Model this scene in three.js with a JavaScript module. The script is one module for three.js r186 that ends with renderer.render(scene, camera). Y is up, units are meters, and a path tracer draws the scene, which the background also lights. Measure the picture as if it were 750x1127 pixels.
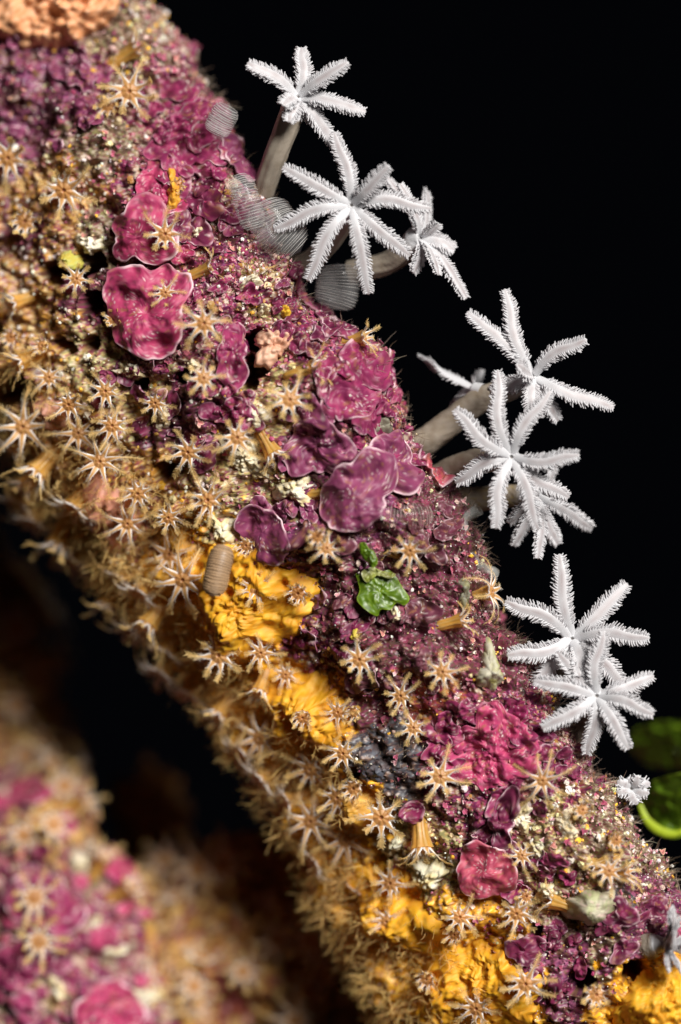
import * as THREE from 'three';
import { ImprovedNoise } from 'three/addons/math/ImprovedNoise.js';

// ---------------------------------------------------------------- camera, sky, light, exposure
// A macro view: 750 units of the working grid are 5 cm across. U turns grid units into metres.
const U = 0.05 / 750, DIST = 4500, CX = 375, CY = 563.5;
const scene = new THREE.Scene();
const camera = new THREE.PerspectiveCamera(2 * Math.atan(563.5 / DIST) * 180 / Math.PI, 750 / 1127, 0.01, 3);
camera.position.set(0, 0, DIST * U);
camera.lookAt(0, 0, 0);
camera.focus = (DIST - 6) * U;
camera.userData.fStop = 8;
scene.add(camera);

const SKY_W = 16, SKY_H = 8, skyData = new Float32Array(SKY_W * SKY_H * 4);
for (let i = 0; i < SKY_W * SKY_H; i++) skyData.set([0.0007, 0.0008, 0.0012, 1], i * 4);   // black water on every side
const sky = new THREE.DataTexture(skyData, SKY_W, SKY_H, THREE.RGBAFormat, THREE.FloatType);
sky.mapping = THREE.EquirectangularReflectionMapping; sky.magFilter = THREE.LinearFilter; sky.needsUpdate = true;
scene.background = sky; scene.environment = sky;

const sun = new THREE.DirectionalLight(new THREE.Color(1, 0.97, 0.93), 4.8);
sun.position.set(0.45 * 0.2, 0.5 * 0.2, 0.74 * 0.2); sun.target.position.set(0, 0, 0);
sun.castShadow = true; sun.shadow.radius = 44; sun.shadow.mapSize.set(4096, 4096);
Object.assign(sun.shadow.camera, { left: -0.06, right: 0.06, top: 0.06, bottom: -0.06, near: 0.01, far: 0.5 });
scene.add(sun, sun.target);

const renderer = new THREE.WebGLRenderer({ antialias: true });
renderer.toneMapping = THREE.LinearToneMapping; renderer.toneMappingExposure = 1.3;
renderer.shadowMap.enabled = true; renderer.setSize(681, 1024);

// ---------------------------------------------------------------- helpers
let seed = 7;
const rnd = () => { seed = (seed + 0x6d2b79f5) | 0; let t = Math.imul(seed ^ (seed >>> 15), 1 | seed); t = (t + Math.imul(t ^ (t >>> 7), 61 | t)) ^ t; return ((t ^ (t >>> 14)) >>> 0) / 4294967296; };
const rr = (a, b) => a + (b - a) * rnd();
const V = (x = 0, y = 0, z = 0) => new THREE.Vector3(x, y, z);
const PN = new ImprovedNoise();
const n3 = (x, y, z) => PN.noise(x + 91.3, y + 47.7, z + 13.1);
const fbm = (x, y, z, o = 3) => { let a = 0, w = 0.5; for (let i = 0; i < o; i++) { a += w * n3(x, y, z); x *= 2.03; y *= 2.03; z *= 2.03; w *= 0.5; } return a; };
const h3 = (i, j, k, c) => { let h = Math.imul(i, 374761393) ^ Math.imul(j, 668265263) ^ Math.imul(k, 2147483647 - 58) ^ Math.imul(c + 11, 1274126177); h = Math.imul(h ^ (h >>> 13), 1274126177); return ((h ^ (h >>> 16)) >>> 0) / 4294967296; };
function worley(x, y, z) {                                    // distance to the nearest of scattered points
  const i0 = Math.floor(x), j0 = Math.floor(y), k0 = Math.floor(z); let best = 9;
  for (let i = i0 - 1; i <= i0 + 1; i++) for (let j = j0 - 1; j <= j0 + 1; j++) for (let k = k0 - 1; k <= k0 + 1; k++) {
    const a = i + h3(i, j, k, 0) - x, b = j + h3(i, j, k, 1) - y, c = k + h3(i, j, k, 2) - z, d = a * a + b * b + c * c;
    if (d < best) best = d;
  }
  return Math.sqrt(best);
}
const clamp = (x, a = 0, b = 1) => Math.min(b, Math.max(a, x));
const sst = (a, b, x) => { const t = clamp((x - a) / (b - a)); return t * t * (3 - 2 * t); };
const mixc = (a, b, t) => [a[0] + (b[0] - a[0]) * t, a[1] + (b[1] - a[1]) * t, a[2] + (b[2] - a[2]) * t];
const jit = (c, j) => { const k = 1 + rr(-j, j); return [c[0] * k, c[1] * k * (1 + rr(-j, j) * 0.4), c[2] * k]; };
const P3 = (x, y, z = 0) => V((x - CX) * (DIST - z) / DIST, (CY - y) * (DIST - z) / DIST, z);   // a photo position at depth z, in grid units
const toPx = (p) => [CX + p.x * DIST / (DIST - p.z), CY - p.y * DIST / (DIST - p.z)];

const used = {};
const numbered = (n) => { const k = used[n] = (used[n] ?? -1) + 1; return k ? `${n}_${String(k).padStart(3, '0')}` : n; };
function thing(name, label, category, at = V(), group) {
  const o = new THREE.Group(); o.name = numbered(name); o.position.copy(at).multiplyScalar(U); scene.add(o);
  o.userData = { label, category }; if (group) o.userData.group = group;
  return o;
}
class Shape {                                                 // collects surfaces in grid units, builds one named mesh in metres
  constructor() { this.p = []; this.c = []; this.i = []; }
  get n() { return this.p.length / 3; }
  vert(p, c) { this.p.push(p.x, p.y, p.z); this.c.push(c[0], c[1], c[2], c[3] ?? 1); return this.n - 1; }
  grid(nu, nv, f, closed = false, flip = false) {              // f(i, j) -> [Vector3, colour]
    const b = this.n, m = closed ? nv : nv + 1;
    for (let i = 0; i <= nu; i++) for (let j = 0; j < m; j++) { const [p, c] = f(i, j); this.vert(p, c); }
    for (let i = 0; i < nu; i++) for (let j = 0; j < nv; j++) {
      const a = b + i * m + j, d = b + i * m + (j + 1) % m, e = a + m, g = d + m;
      flip ? this.i.push(a, d, e, d, g, e) : this.i.push(a, e, d, d, e, g);
    }
  }
  tube(pts, rad, seg, col, { flat = 1, up = V(0, 0, 1), cap = true } = {}) {   // a tapered, bent rod; flat squeezes it along up
    const n = pts.length - 1;
    const b = this.n, t = V(), s = V(), w = V(), q = V();
    for (let i = 0; i <= n; i++) {
      t.subVectors(pts[Math.min(n, i + 1)], pts[Math.max(0, i - 1)]).normalize();
      s.crossVectors(t, up); if (s.lengthSq() < 1e-6) s.crossVectors(t, V(1, 0.3, 0)); s.normalize(); w.crossVectors(s, t);
      for (let j = 0; j < seg; j++) {
        const a = j / seg * 2 * Math.PI;
        q.copy(pts[i]).addScaledVector(s, Math.cos(a) * rad[i]).addScaledVector(w, Math.sin(a) * rad[i] * flat);
        this.vert(q, col(i / n, a));
      }
    }
    for (let i = 0; i < n; i++) for (let j = 0; j < seg; j++) { const a = b + i * seg + j, d = b + i * seg + (j + 1) % seg; this.i.push(a, d, a + seg, d, d + seg, a + seg); }
    if (cap) { const k = this.vert(pts[n].clone().addScaledVector(t, rad[n] * 0.6), col(1, 0)); for (let j = 0; j < seg; j++) this.i.push(b + n * seg + j, b + n * seg + (j + 1) % seg, k); }
  }
  blob(c, r, col, { nu = 8, nv = 10, sq = V(1, 1, 1), bump = 0.15, f = 1.2 } = {}) {
    this.grid(nu, nv, (i, j) => {
      const th = i / nu * Math.PI, ph = j / nv * 2 * Math.PI, d = V(Math.sin(th) * Math.cos(ph), Math.cos(th), Math.sin(th) * Math.sin(ph));
      const k = r * (1 + bump * 2 * n3(d.x * f + c.x * 0.37, d.y * f + c.y * 0.41, d.z * f + c.z));
      return [d.clone().multiply(sq).multiplyScalar(k).add(c), col(d)];
    }, true, true);
  }
  geometry(origin = V()) {
    const g = new THREE.BufferGeometry(), p = new Float32Array(this.p);
    g.setAttribute('position', new THREE.BufferAttribute(p, 3)); g.setAttribute('color', new THREE.BufferAttribute(new Float32Array(this.c), 4)); g.setIndex(this.i);
    g.computeVertexNormals();
    for (let k = 0; k < p.length; k += 3) { p[k] = (p[k] - origin.x) * U; p[k + 1] = (p[k + 1] - origin.y) * U; p[k + 2] = (p[k + 2] - origin.z) * U; }
    return g;
  }
  build(name, mat, parent, origin, kind) { return put(name, this.geometry(origin), mat, parent, kind); }
}
function put(name, g, mat, parent, kind) {
  const m = new THREE.Mesh(g, mat); m.name = name; m.castShadow = m.receiveShadow = true; if (kind) m.userData.kind = kind;
  parent.add(m); return m;
}
const mat = (o) => new THREE.MeshPhysicalMaterial({ vertexColors: true, side: THREE.DoubleSide, ...o });
const M = {
  core: mat({ roughness: 0.4, specularIntensity: 0.75 }), plate: mat({ roughness: 0.5, specularIntensity: 0.6 }), sponge: mat({ roughness: 0.62, transmission: 0.2 }),
  white: mat({ roughness: 0.5, transmission: 0.36 }), stalk: mat({ roughness: 0.45, transmission: 0.25 }),
  column: mat({ roughness: 0.45, transmission: 0.4, transparent: true, opacity: 0.82 }), disc: mat({ roughness: 0.45, transmission: 0.3, transparent: true, opacity: 0.9 }),
  arm: mat({ roughness: 0.4, transmission: 0.35, transparent: true }), film: mat({ roughness: 0.12, transparent: true, opacity: 0.14 }),
  rib: mat({ roughness: 0.35, transparent: true, opacity: 0.38 }), plate2: mat({ roughness: 0.45, vertexColors: false }), leaf: mat({ roughness: 0.4, transmission: 0.35 }), grain: mat({ roughness: 0.18, vertexColors: false }), haze: mat({ roughness: 0.5, vertexColors: false, transmission: 0.4, transparent: true, opacity: 0.4 }), grain2: mat({ roughness: 0.45, vertexColors: false }), hair: mat({ roughness: 0.7, vertexColors: false, transmission: 0.2 }),
};

// ---------------------------------------------------------------- limbs of the coral
const PITS = [[100, 287, 13], [84, 310, 12], [102, 333, 11], [66, 378, 7], [76, 384, 6], [99, 378, 7], [150, 420, 11], [202, 415, 7], [281, 402, 13], [283, 375, 10], [272, 420, 9], [60, 300, 10], [180, 520, 9], [412, 852, 7], [292, 850, 8], [335, 868, 9], [388, 852, 6], [470, 955, 6], [424, 944, 6], [490, 1030, 6], [640, 1080, 12], [700, 1070, 12], [590, 1025, 6], [20, 430, 14]];
class Limb {
  constructor(knots, o = {}) {
    Object.assign(this, { b: 0.5, tilt: 60, low: 30, mid: 21, ...o });
    const pts = knots.map(([x, y, r, z]) => P3(x, y, z)), c = new THREE.CatmullRomCurve3(pts, false, 'centripetal'), rc = new THREE.CatmullRomCurve3(knots.map((k, i) => V(k[2], i, 0)), false, 'centripetal');
    const N = this.N = 240; this.C = []; this.T = []; this.R = []; let len = 0; this.S = [];
    for (let i = 0; i <= N; i++) {
      const p = c.getPoint(i / N), t = c.getTangent(i / N); t.z = 0; t.normalize();
      if (i) len += p.distanceTo(this.C[i - 1]);
      this.C.push(p); this.T.push(t); this.R.push(rc.getPoint(i / N).x); this.S.push(len);
    }
    this.len = len; this.table = [];
    for (let s = 0; s <= len; s += 6) for (let a = -40; a <= 215; a += 3) { const v = a * Math.PI / 180, p = this.P(s, v); if (this.nrm(s, v).z > -0.35) { const q = toPx(p); this.table.push([q[0], q[1], s, v, p.z]); } }
  }
  frame(s) {
    let u = clamp(s / this.len) * this.N; let i = Math.min(this.N - 1, Math.floor(u));
    const at = (i) => this.S[i]; while (i > 0 && at(i) > s) i--; while (i < this.N - 1 && at(i + 1) < s) i++;
    const f = clamp((s - at(i)) / (at(i + 1) - at(i)), -0.2, 1.2);
    const t = this.T[i].clone().lerp(this.T[i + 1], f).normalize();
    return { c: this.C[i].clone().lerp(this.C[i + 1], f), t, n: V(-t.y, t.x, 0), r: this.R[i] + (this.R[i + 1] - this.R[i]) * f };
  }
  nrm(s, v, fr = this.frame(s)) {
    const { n, r } = fr, cv = Math.cos(v), sv = Math.sin(v), N = n.clone().multiplyScalar(this.b * r * cv - this.tilt * sv); N.z = r * sv; return N.normalize();
  }
  P(s, v, h = 0, fr = this.frame(s)) {
    const { c, n, r } = fr, cv = Math.cos(v), sv = Math.sin(v), p = c.clone().addScaledVector(n, r * cv); p.z += this.b * r * sv + this.tilt * cv;
    const d = h + this.low * fbm(p.x / 85, p.y / 85, p.z / 85, 2) * 1.6 + this.mid * fbm(p.x / 30, p.y / 30, p.z / 30, 2);
    return p.addScaledVector(this.nrm(s, v, fr), d);
  }
  find(x, y) {                                                 // where on the limb a photo position lies
    let best = 1e9, k = null;
    for (const e of this.table) { const d = (e[0] - x) ** 2 + (e[1] - y) ** 2 - e[4] * 0.2; if (d < best) { best = d; k = e; } }
    let s = k[2], v = k[3];
    for (let it = 0; it < 3; it++) {
      const q = toPx(this.P(s, v)), qs = toPx(this.P(s + 2, v)), qv = toPx(this.P(s, v + 0.02)), a = (qs[0] - q[0]) / 2, b = (qv[0] - q[0]) / 0.02, c = (qs[1] - q[1]) / 2, d = (qv[1] - q[1]) / 0.02, det = a * d - b * c;
      if (Math.abs(det) < 12) break;
      s += clamp((d * (x - q[0]) - b * (y - q[1])) / det, -6, 6); v += clamp((a * (y - q[1]) - c * (x - q[0])) / det, -0.06, 0.06);
    }
    return { s, v };
  }
  local({ s, v }) {                                            // (dx, dy in photo directions, height) -> point near that place
    const fr = this.frame(s), sp = Math.max(fr.r * Math.abs(Math.sin(v)), fr.r * 0.45);
    return (dx, dy, h) => { const ds = dx * fr.t.x - dy * fr.t.y, dt = dx * fr.n.x - dy * fr.n.y; return this.P(s + ds, v - dt / sp, h); };
  }
}
const main = new Limb([[-150, -110, 225, -320], [10, 105, 206, -215], [84, 232, 190, -142], [152, 388, 184, -92], [275, 530, 186, -88], [393, 712, 165, -80], [467, 850, 162, -80], [575, 1048, 178, -88], [690, 1240, 190, -100]]);
const side = new Limb([[-110, 560, 105, -440], [-36, 740, 96, -450], [-12, 830, 92, -430], [2, 900, 92, -310], [40, 1020, 108, -255], [90, 1200, 125, -235]], { tilt: 0, b: 0.7 });
const back = new Limb([[60, 1220, 120, -325], [210, 1060, 120, -330], [330, 1025, 118, -335], [470, 1060, 110, -335], [600, 1190, 110, -345]], { tilt: 0, b: 0.6 });

const zAt = (x, y, h) => { const k = main.find(x, y); return main.P(k.s, k.v, h).z; };

// what grows where on the crust: patches of colour by place on the limb
const PAL = {
  mag: [[0.25, 0.022, 0.081], [0.11, 0.015, 0.052], [0.16, 0.024, 0.098], [0.33, 0.055, 0.117], [0.08, 0.03, 0.029], [0.26, 0.1, 0.050], [0.5, 0.4, 0.300]],
  pur: [[0.2, 0.045, 0.12], [0.11, 0.025, 0.07], [0.28, 0.08, 0.15], [0.08, 0.03, 0.03], [0.24, 0.05, 0.11], [0.16, 0.08, 0.05]],
  och: [[0.56, 0.27, 0.05], [0.3, 0.13, 0.03], [0.6, 0.42, 0.18], [0.24, 0.05, 0.07], [0.44, 0.24, 0.05], [0.12, 0.05, 0.03]],
  cream: [[0.72, 0.6, 0.4], [0.34, 0.19, 0.06], [0.26, 0.05, 0.09], [0.58, 0.45, 0.18], [0.28, 0.26, 0.11], [0.16, 0.07, 0.05]],
  dark: [[0.075, 0.022, 0.035], [0.13, 0.06, 0.04], [0.18, 0.03, 0.075], [0.09, 0.055, 0.04], [0.22, 0.045, 0.08]],
  blue: [[0.07, 0.08, 0.1], [0.09, 0.05, 0.05], [0.11, 0.11, 0.12], [0.05, 0.04, 0.05], [0.17, 0.1, 0.07]],
  yel: [[0.85, 0.42, 0.02], [0.9, 0.52, 0.06], [0.66, 0.3, 0.03], [0.38, 0.17, 0.04], [0.85, 0.42, 0.02]],
  bei: [[0.32, 0.22, 0.13], [0.17, 0.1, 0.06], [0.42, 0.34, 0.24], [0.2, 0.05, 0.07], [0.2, 0.17, 0.07], [0.1, 0.06, 0.04]],
  red: [[0.32, 0.06, 0.045], [0.17, 0.04, 0.035], [0.3, 0.045, 0.09], [0.38, 0.14, 0.03], [0.12, 0.05, 0.035]],
};
const ZONES = [['dark', 98, 315, 30], ['pur', 40, 300, 28], ['pur', 70, 330, 22], ['dark', 30, 255, 26], ['bei', 95, 255, 26], ['cream', 320, 545, 22], ['cream', 250, 590, 20], ['cream', 285, 345, 16], ['pur', 60, 90, 60], ['pur', 30, 160, 40], ['bei', 120, 60, 40], ['bei', 100, 150, 40], ['och', 60, 210, 50], ['mag', 200, 140, 55], ['mag', 190, 230, 50], ['mag', 260, 200, 30], ['pur', 265, 250, 30], ['och', 40, 320, 60], ['mag', 165, 340, 50], ['mag', 240, 330, 30], ['cream', 100, 400, 45], ['och', 30, 440, 60], ['cream', 150, 440, 30], ['mag', 250, 390, 30], ['pur', 210, 470, 35], ['mag', 340, 340, 45], ['mag', 400, 420, 45], ['cream', 280, 450, 40], ['cream', 275, 310, 18], ['pur', 350, 480, 45], ['mag', 430, 500, 50], ['dark', 495, 525, 45], ['cream', 240, 520, 30], ['och', 150, 560, 60], ['yel', 230, 620, 50], ['yel', 270, 680, 45], ['dark', 340, 630, 40], ['pur', 300, 590, 30], ['pur', 400, 580, 45], ['dark', 475, 610, 75], ['dark', 415, 680, 60], ['dark', 525, 685, 65], ['mag', 350, 700, 30], ['red', 480, 770, 35], ['yel', 330, 790, 45], ['dark', 400, 770, 30], ['blue', 425, 840, 38], ['mag', 530, 820, 55], ['mag', 610, 830, 40], ['yel', 380, 900, 45], ['cream', 465, 950, 35], ['cream', 600, 920, 45], ['mag', 545, 920, 35], ['bei', 660, 930, 50], ['bei', 650, 1000, 50], ['cream', 640, 950, 40], ['bei', 690, 920, 40], ['blue', 690, 1000, 26], ['yel', 440, 1030, 55], ['yel', 540, 1060, 55], ['yel', 420, 960, 40], ['yel', 300, 840, 50], ['yel', 340, 890, 40], ['yel', 190, 620, 45], ['yel', 150, 570, 30], ['yel', 250, 760, 45], ['pur', 620, 1070, 35], ['mag', 590, 1040, 25], ['yel', 720, 1100, 45], ['pur', 700, 1010, 40], ['och', 300, 850, 50], ['och', 100, 500, 50]];
const SIDE_ZONES = [['mag', 20, 860, 40], ['och', 60, 900, 40], ['mag', 50, 1000, 60], ['cream', 20, 1060, 25], ['mag', 110, 1090, 60], ['och', 20, 770, 70], ['och', 0, 640, 90], ['bei', 90, 960, 25], ['cream', 65, 1090, 20]];
const BACK_ZONES = [['och', 300, 1000, 200], ['red', 250, 1080, 60], ['och', 420, 1060, 80]];
function zoneOf(zones, p) {
  const wob = 26, q = toPx(p), x = q[0] + wob * 2.2 * fbm(p.x / 30, p.y / 30, p.z / 30 + 5), y = q[1] + wob * 2.2 * fbm(p.x / 30 + 9, p.y / 30, p.z / 30);
  let best = 1e9, z = zones[0]; for (const e of zones) { const d = Math.hypot(x - e[1], y - e[2]) / e[3]; if (d < best) { best = d; z = e; } }
  return z[0];
}
function crustColor(zones, p) {
  const pal = PAL[zoneOf(zones, p)], a = fbm(p.x / 13, p.y / 13, p.z / 13, 3) * 1.5, b = n3(p.x / 5 + 3, p.y / 5, p.z / 5), k = clamp(0.5 + a * 1.1, 0, 0.999) * pal.length, i = Math.floor(k);
  let c = mixc(pal[i], pal[Math.min(pal.length - 1, i + 1)], sst(0.35, 0.65, k - i));
  c = mixc(c, pal[(i + 2) % pal.length], sst(0.18, 0.4, b) * 0.85); c = mixc(c, pal[(i + 4) % pal.length], sst(0.2, 0.4, n3(p.x / 3.4 + 30, p.y / 3.4, p.z / 3.4)) * 0.8);
  const w = n3(p.x / 3.1, p.y / 3.1, p.z / 3.1 + 40) + 0.5 * n3(p.x / 22, p.y / 22, p.z / 22 + 8);
  return mixc(c, [0.66, 0.55, 0.48], sst(0.55, 0.72, w) * 0.8);
}
const pitDepth = (q) => { let d = 0; for (const [x, y, r] of PITS) { const k = Math.hypot(q[0] - x, q[1] - y) / (r * 1.15) + 0.35 * n3(q[0] / 7, q[1] / 7, 3); if (k < 1.3) d = Math.max(d, 95 * (1 - sst(0.7, 1.2, k))); } return d; };
function rough(p, amp) {                                       // relief of the crust, beyond its broad swellings
  const a = n3(p.x / 9, p.y / 9, p.z / 9) * 5, w = worley(p.x / 15, p.y / 15, p.z / 15), v = worley(p.x / 6 + 7, p.y / 6, p.z / 6);
  return amp * (a + (0.55 - w) * 13 + (0.5 - v) * 5 + n3(p.x / 2.4, p.y / 2.4, p.z / 2.4) * 1.5);
}
const skin = new Map();                                             // samples of each limb's surface, for what lies on it
function limbCore(limb, zones, name, parent, ds, dv, amp, pits) {
  const g = new Shape(), nu = Math.round(limb.len / ds), angs = [];
  for (let a = -45; a < 222; a += dv) angs.push(a); for (let a = 222; a < 315; a += 6) angs.push(a);
  const samples = []; skin.set(limb, samples);
  g.grid(nu, angs.length, (i, j) => {
    const s = i / nu * limb.len, v = angs[j] * Math.PI / 180, fr = limb.frame(s), p = limb.P(s, v, 0, fr), N = limb.nrm(s, v, fr);
    let h = rough(p, amp); if (pits && Math.sin(v) > 0) h -= pitDepth(toPx(p));
    const c = crustColor(zones, p); p.addScaledVector(N, h);
    if (N.z > -0.25) samples.push([p, N]);
    return [p, c];
  }, true, true);
  return g.build(name, M.core, parent);
}
const branch = thing('coral_branch', 'thick knobbly branch running diagonally, covered in pink and purple crust', 'coral branch');
limbCore(main, ZONES, 'crust', branch, 1.7, 0.62, 1, true);
const branch2 = thing('side_branch', 'blurred lower branch in the corner, pink crust with polyps at its rim', 'coral branch');
limbCore(side, SIDE_ZONES, 'crust', branch2, 3.4, 1.6, 1.1);
const branch3 = thing('shaded_branch', 'dim brown branch in shade low behind the main branch', 'coral branch');
limbCore(back, BACK_ZONES, 'crust', branch3, 5, 2.4, 1.3);

// ---------------------------------------------------------------- crust plates, lobes and cushions
const PINK = [[0.26, 0.025, 0.091], [0.17, 0.016, 0.065], [0.33, 0.05, 0.117]], ROSE = [[0.39, 0.04, 0.111], [0.28, 0.026, 0.085], [0.45, 0.08, 0.156]], MAUVE = [[0.22, 0.042, 0.104], [0.14, 0.024, 0.069], [0.28, 0.075, 0.141]], WINE = [[0.17, 0.018, 0.062], [0.1, 0.013, 0.042], [0.23, 0.033, 0.081]];
function plateShape(limb, x, y, circles, { lift = 8, hue = PINK, nr = 16, na = 64, rim = 1, wave = 2, bumps = 1, rimW = 2.6, dome = false, scal = 1, tip = 0, dir = 0, follow = 0.85 } = {}) {
  const f = limb.local(limb.find(x, y)), g = new Shape(), sx = x * 0.71 + y * 0.13;
  const edge = (a) => {
    const ca = Math.cos(a), sa = Math.sin(a); let m = 4;
    for (const [cx, cy, r] of circles) { const b = cx * ca + cy * sa, d = b * b - (cx * cx + cy * cy - r * r); if (d > 0) m = Math.max(m, b + Math.sqrt(d)); }
    return m * (1 + scal * (0.1 * n3(ca * 2.6 + sx, sa * 2.6, 1) + 0.075 * n3(ca * 6 + sx, sa * 6, 4) + 0.035 * n3(ca * 15 + sx, sa * 15, 4)));
  };
  const prof = [];                                             // [share of the radius, height]
  for (let i = 0; i <= nr; i++) { const k = i / nr; prof.push([k * 0.97, dome ? lift * (1 - 0.5 * k * k) : lift * (0.82 + 0.18 * k)]); }
  prof.push([0.99, (dome ? lift * 0.45 : lift) - 0.7], [1.0, (dome ? lift * 0.4 : lift) - 1.8], [0.985, (dome ? lift * 0.3 : lift) - 3], [0.9, (dome ? 0 : lift) - 4], [0.7, lift * 0.45 - 4]);
  const es = []; for (let j = 0; j < na; j++) { const a = j / na * 2 * Math.PI; es.push([a, edge(a)]); }
  for (let it = 0; it < 1; it++) for (let j = 0; j < na; j++) es[j][2] = (es[(j + na - 1) % na][1] + 2 * es[j][1] + es[(j + 1) % na][1]) / 4;
  g.grid(prof.length - 1, na, (i, j) => {
    const [a, , r] = es[j], [k, h] = prof[i], dx = Math.cos(a) * r * k, dy = Math.sin(a) * r * k, top = i <= nr;
    const p0 = f(dx, dy, 0), w = follow * (rough(p0, 1) * 0.75) + tip * (dx * Math.cos(dir) + dy * Math.sin(dir)) + 0.55 * n3(dx / 2.3 + sx, dy / 2.3, 3) + wave * k * (n3(dx / 16 + sx, dy / 16, 2) * 1.6 + n3(dx / 34 + sx, dy / 34, 8) * 2.4) + (top ? bumps * (1.5 * n3(dx / 7 + sx, dy / 7, 6) + 2.2 * Math.max(0, 0.36 - worley(dx / 7 + sx, dy / 7, 1)) + 0.7 * Math.sin(r * k / 3.4 + 2 * n3(dx / 20, dy / 20, sx)) * k) : 0);
    let c = mixc(hue[0], hue[1], sst(-0.3, 0.4, fbm(dx / 12 + sx, dy / 12, 3) * 1.6)); c = mixc(c, hue[2], sst(0.1, 0.5, n3(dx / 5, dy / 5 + sx, 9)) * 0.7);
    const fl = fbm(dx / 9 + sx, dy / 9, 12, 2);
    c = mixc(c, [0.13, 0.03, 0.045], sst(0.12, 0.3, fl) * 0.75); c = mixc(c, [0.46, 0.2, 0.21], sst(0.18, 0.34, -fl) * 0.35); c = mixc(c, [0.3, 0.13, 0.06], sst(0.25, 0.45, n3(dx / 5 + sx, dy / 5, 21) + 0.5 * n3(dx / 21 + sx, dy / 21, 41) - 0.08) * 0.6);
    c = mixc(c, [0.7, 0.58, 0.55], sst(0.3, 0.5, n3(dx / 2.2 + sx, dy / 2.2, 5) + 0.5 * n3(dx / 17 + sx, dy / 17, 31) - 0.12) * 0.6);
    const ring = r * (1 - k), pale = [0.74, 0.52, 0.56];
    if (rim && k > 0.5) c = mixc(c, pale, rim * (0.12 + 0.88 * sst(-0.12, 0.25, n3(Math.cos(a) * 2 + sx, Math.sin(a) * 2, 7))) * (1 - sst(rimW * 0.4, rimW * (1.3 + n3(a * 4, sx, 0)), ring)));
    return [f(dx, dy, h + w + 2), c];
  }, true, true);
  return { g, at: f(0, 0, 0) };
}
function plate(label, x, y, circles, o = {}) {
  const { g, at } = plateShape(o.limb || main, x, y, circles, o), t = thing('algal_plate', label, 'crust');
  t.position.copy(at).multiplyScalar(U); g.build('plate', M.plate, t, at);
  return t;
}
plate('largest smooth rose pink crust plate, lobed with a pale edge', 162, 345, [[0, 0, 42], [-18, -28, 30], [14, 22, 34], [22, -30, 30], [-28, -42, 18]], { follow: 0.25, hue: ROSE, lift: 12, nr: 26, na: 110, rimW: 3 });
plate('rose pink lobe with white edge adjoining the top of the largest plate', 152, 262, [[0, 0, 22], [-14, -16, 13], [12, -28, 22], [22, 8, 26], [-16, 16, 12]], { follow: 0.25, hue: ROSE, lift: 11, nr: 20, na: 90, rimW: 3.4 });
plate('rounded mauve plate with clean pale rim overhanging the middle of the branch', 390, 548, [[0, 0, 35], [22, -26, 27], [-14, 4, 24], [34, -40, 16]], { follow: 0.25, hue: MAUVE, lift: 14, nr: 22, na: 96, rimW: 2.4 });
plate('three lobed mauve plate with thin white rim above the yellow sponge', 292, 584, [[0, 0, 26], [16, 12, 22], [-4, 22, 18], [-12, -12, 20]], { follow: 0.25, hue: MAUVE, lift: 12, nr: 20, na: 90, rimW: 2 });
plate('broad mauve plate just above the rounded overhanging one', 428, 506, [[0, 0, 27], [16, 18, 20], [-14, 14, 20], [14, -14, 18]], { hue: MAUVE, lift: 7, follow: 0.5 });
plate('thin edged purple plate with fine white outline below the amber side polyp', 388, 432, [[0, 0, 26], [14, -10, 22], [-10, 8, 18]], { hue: PINK, lift: 6, rimW: 1.4, follow: 0.6 });
plate('magenta plate high on the branch above the amber side polyp', 352, 338, [[0, 0, 26], [22, 12, 22], [-20, 6, 20]], { hue: WINE, lift: 6, bumps: 1.6 });
plate('small magenta plate touching the base of the amber side polyp', 398, 398, [[0, 0, 20], [14, 8, 16]], { hue: PINK, lift: 6 });
plate('pink lobed plate left of the dark cavity beside the peach lump', 256, 386, [[0, 0, 17], [2, 24, 17], [0, -22, 15]], { hue: PINK, lift: 6, rimW: 1.6 });
plate('wide dusky purple plate between the cream patch and the mauve plates', 350, 490, [[0, 0, 28], [22, 8, 22], [-18, 12, 20]], { hue: MAUVE, lift: 7, bumps: 1.5, rim: 0.5 });
plate('smooth crimson plate with pale edge low on the branch beside cream patches', 535, 956, [[0, 0, 29], [14, 6, 23], [-6, 12, 20], [-8, -18, 16]], { follow: 0.25, hue: [[0.42, 0.06, 0.1], [0.34, 0.045, 0.09], [0.5, 0.1, 0.14]], lift: 12, nr: 20, na: 90, rimW: 1.8 });
plate('knobbly narrow crimson lobe climbing from the smooth crimson plate', 552, 905, [[0, 0, 14], [8, -18, 14], [0, 22, 11], [14, -34, 10]], { hue: WINE, lift: 9, bumps: 2 });
plate('big rough magenta crust patch low on the branch under the pale cone', 540, 828, [[0, 0, 38], [-26, 6, 26], [28, -6, 32], [8, -34, 24]], { hue: [[0.44, 0.05, 0.13], [0.33, 0.035, 0.11], [0.5, 0.09, 0.17]], lift: 5, bumps: 2, nr: 36, na: 120, rim: 0.3, rimW: 1, scal: 2 });
plate('magenta knobbed crust on the upper shoulder of the branch', 212, 145, [[0, 0, 30], [18, -18, 24], [-16, 14, 24], [22, 10, 20]], { hue: PINK, lift: 5, bumps: 2, nr: 30, na: 100, rim: 0.7, rimW: 1.2, scal: 2 });
plate('crinkled magenta crust beneath the shoulder knob, beside the yellow tuft', 178, 208, [[0, 0, 26], [6, -24, 22], [-10, 16, 18]], { hue: ROSE, lift: 4, bumps: 2, nr: 24, na: 80, rim: 0.3, rimW: 1, scal: 2 });
plate('small purple plate with violet rim beside the glassy tubes', 258, 172, [[0, 0, 16], [4, 16, 13], [-8, -10, 10]], { hue: MAUVE, lift: 9, rimW: 2 });
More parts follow.
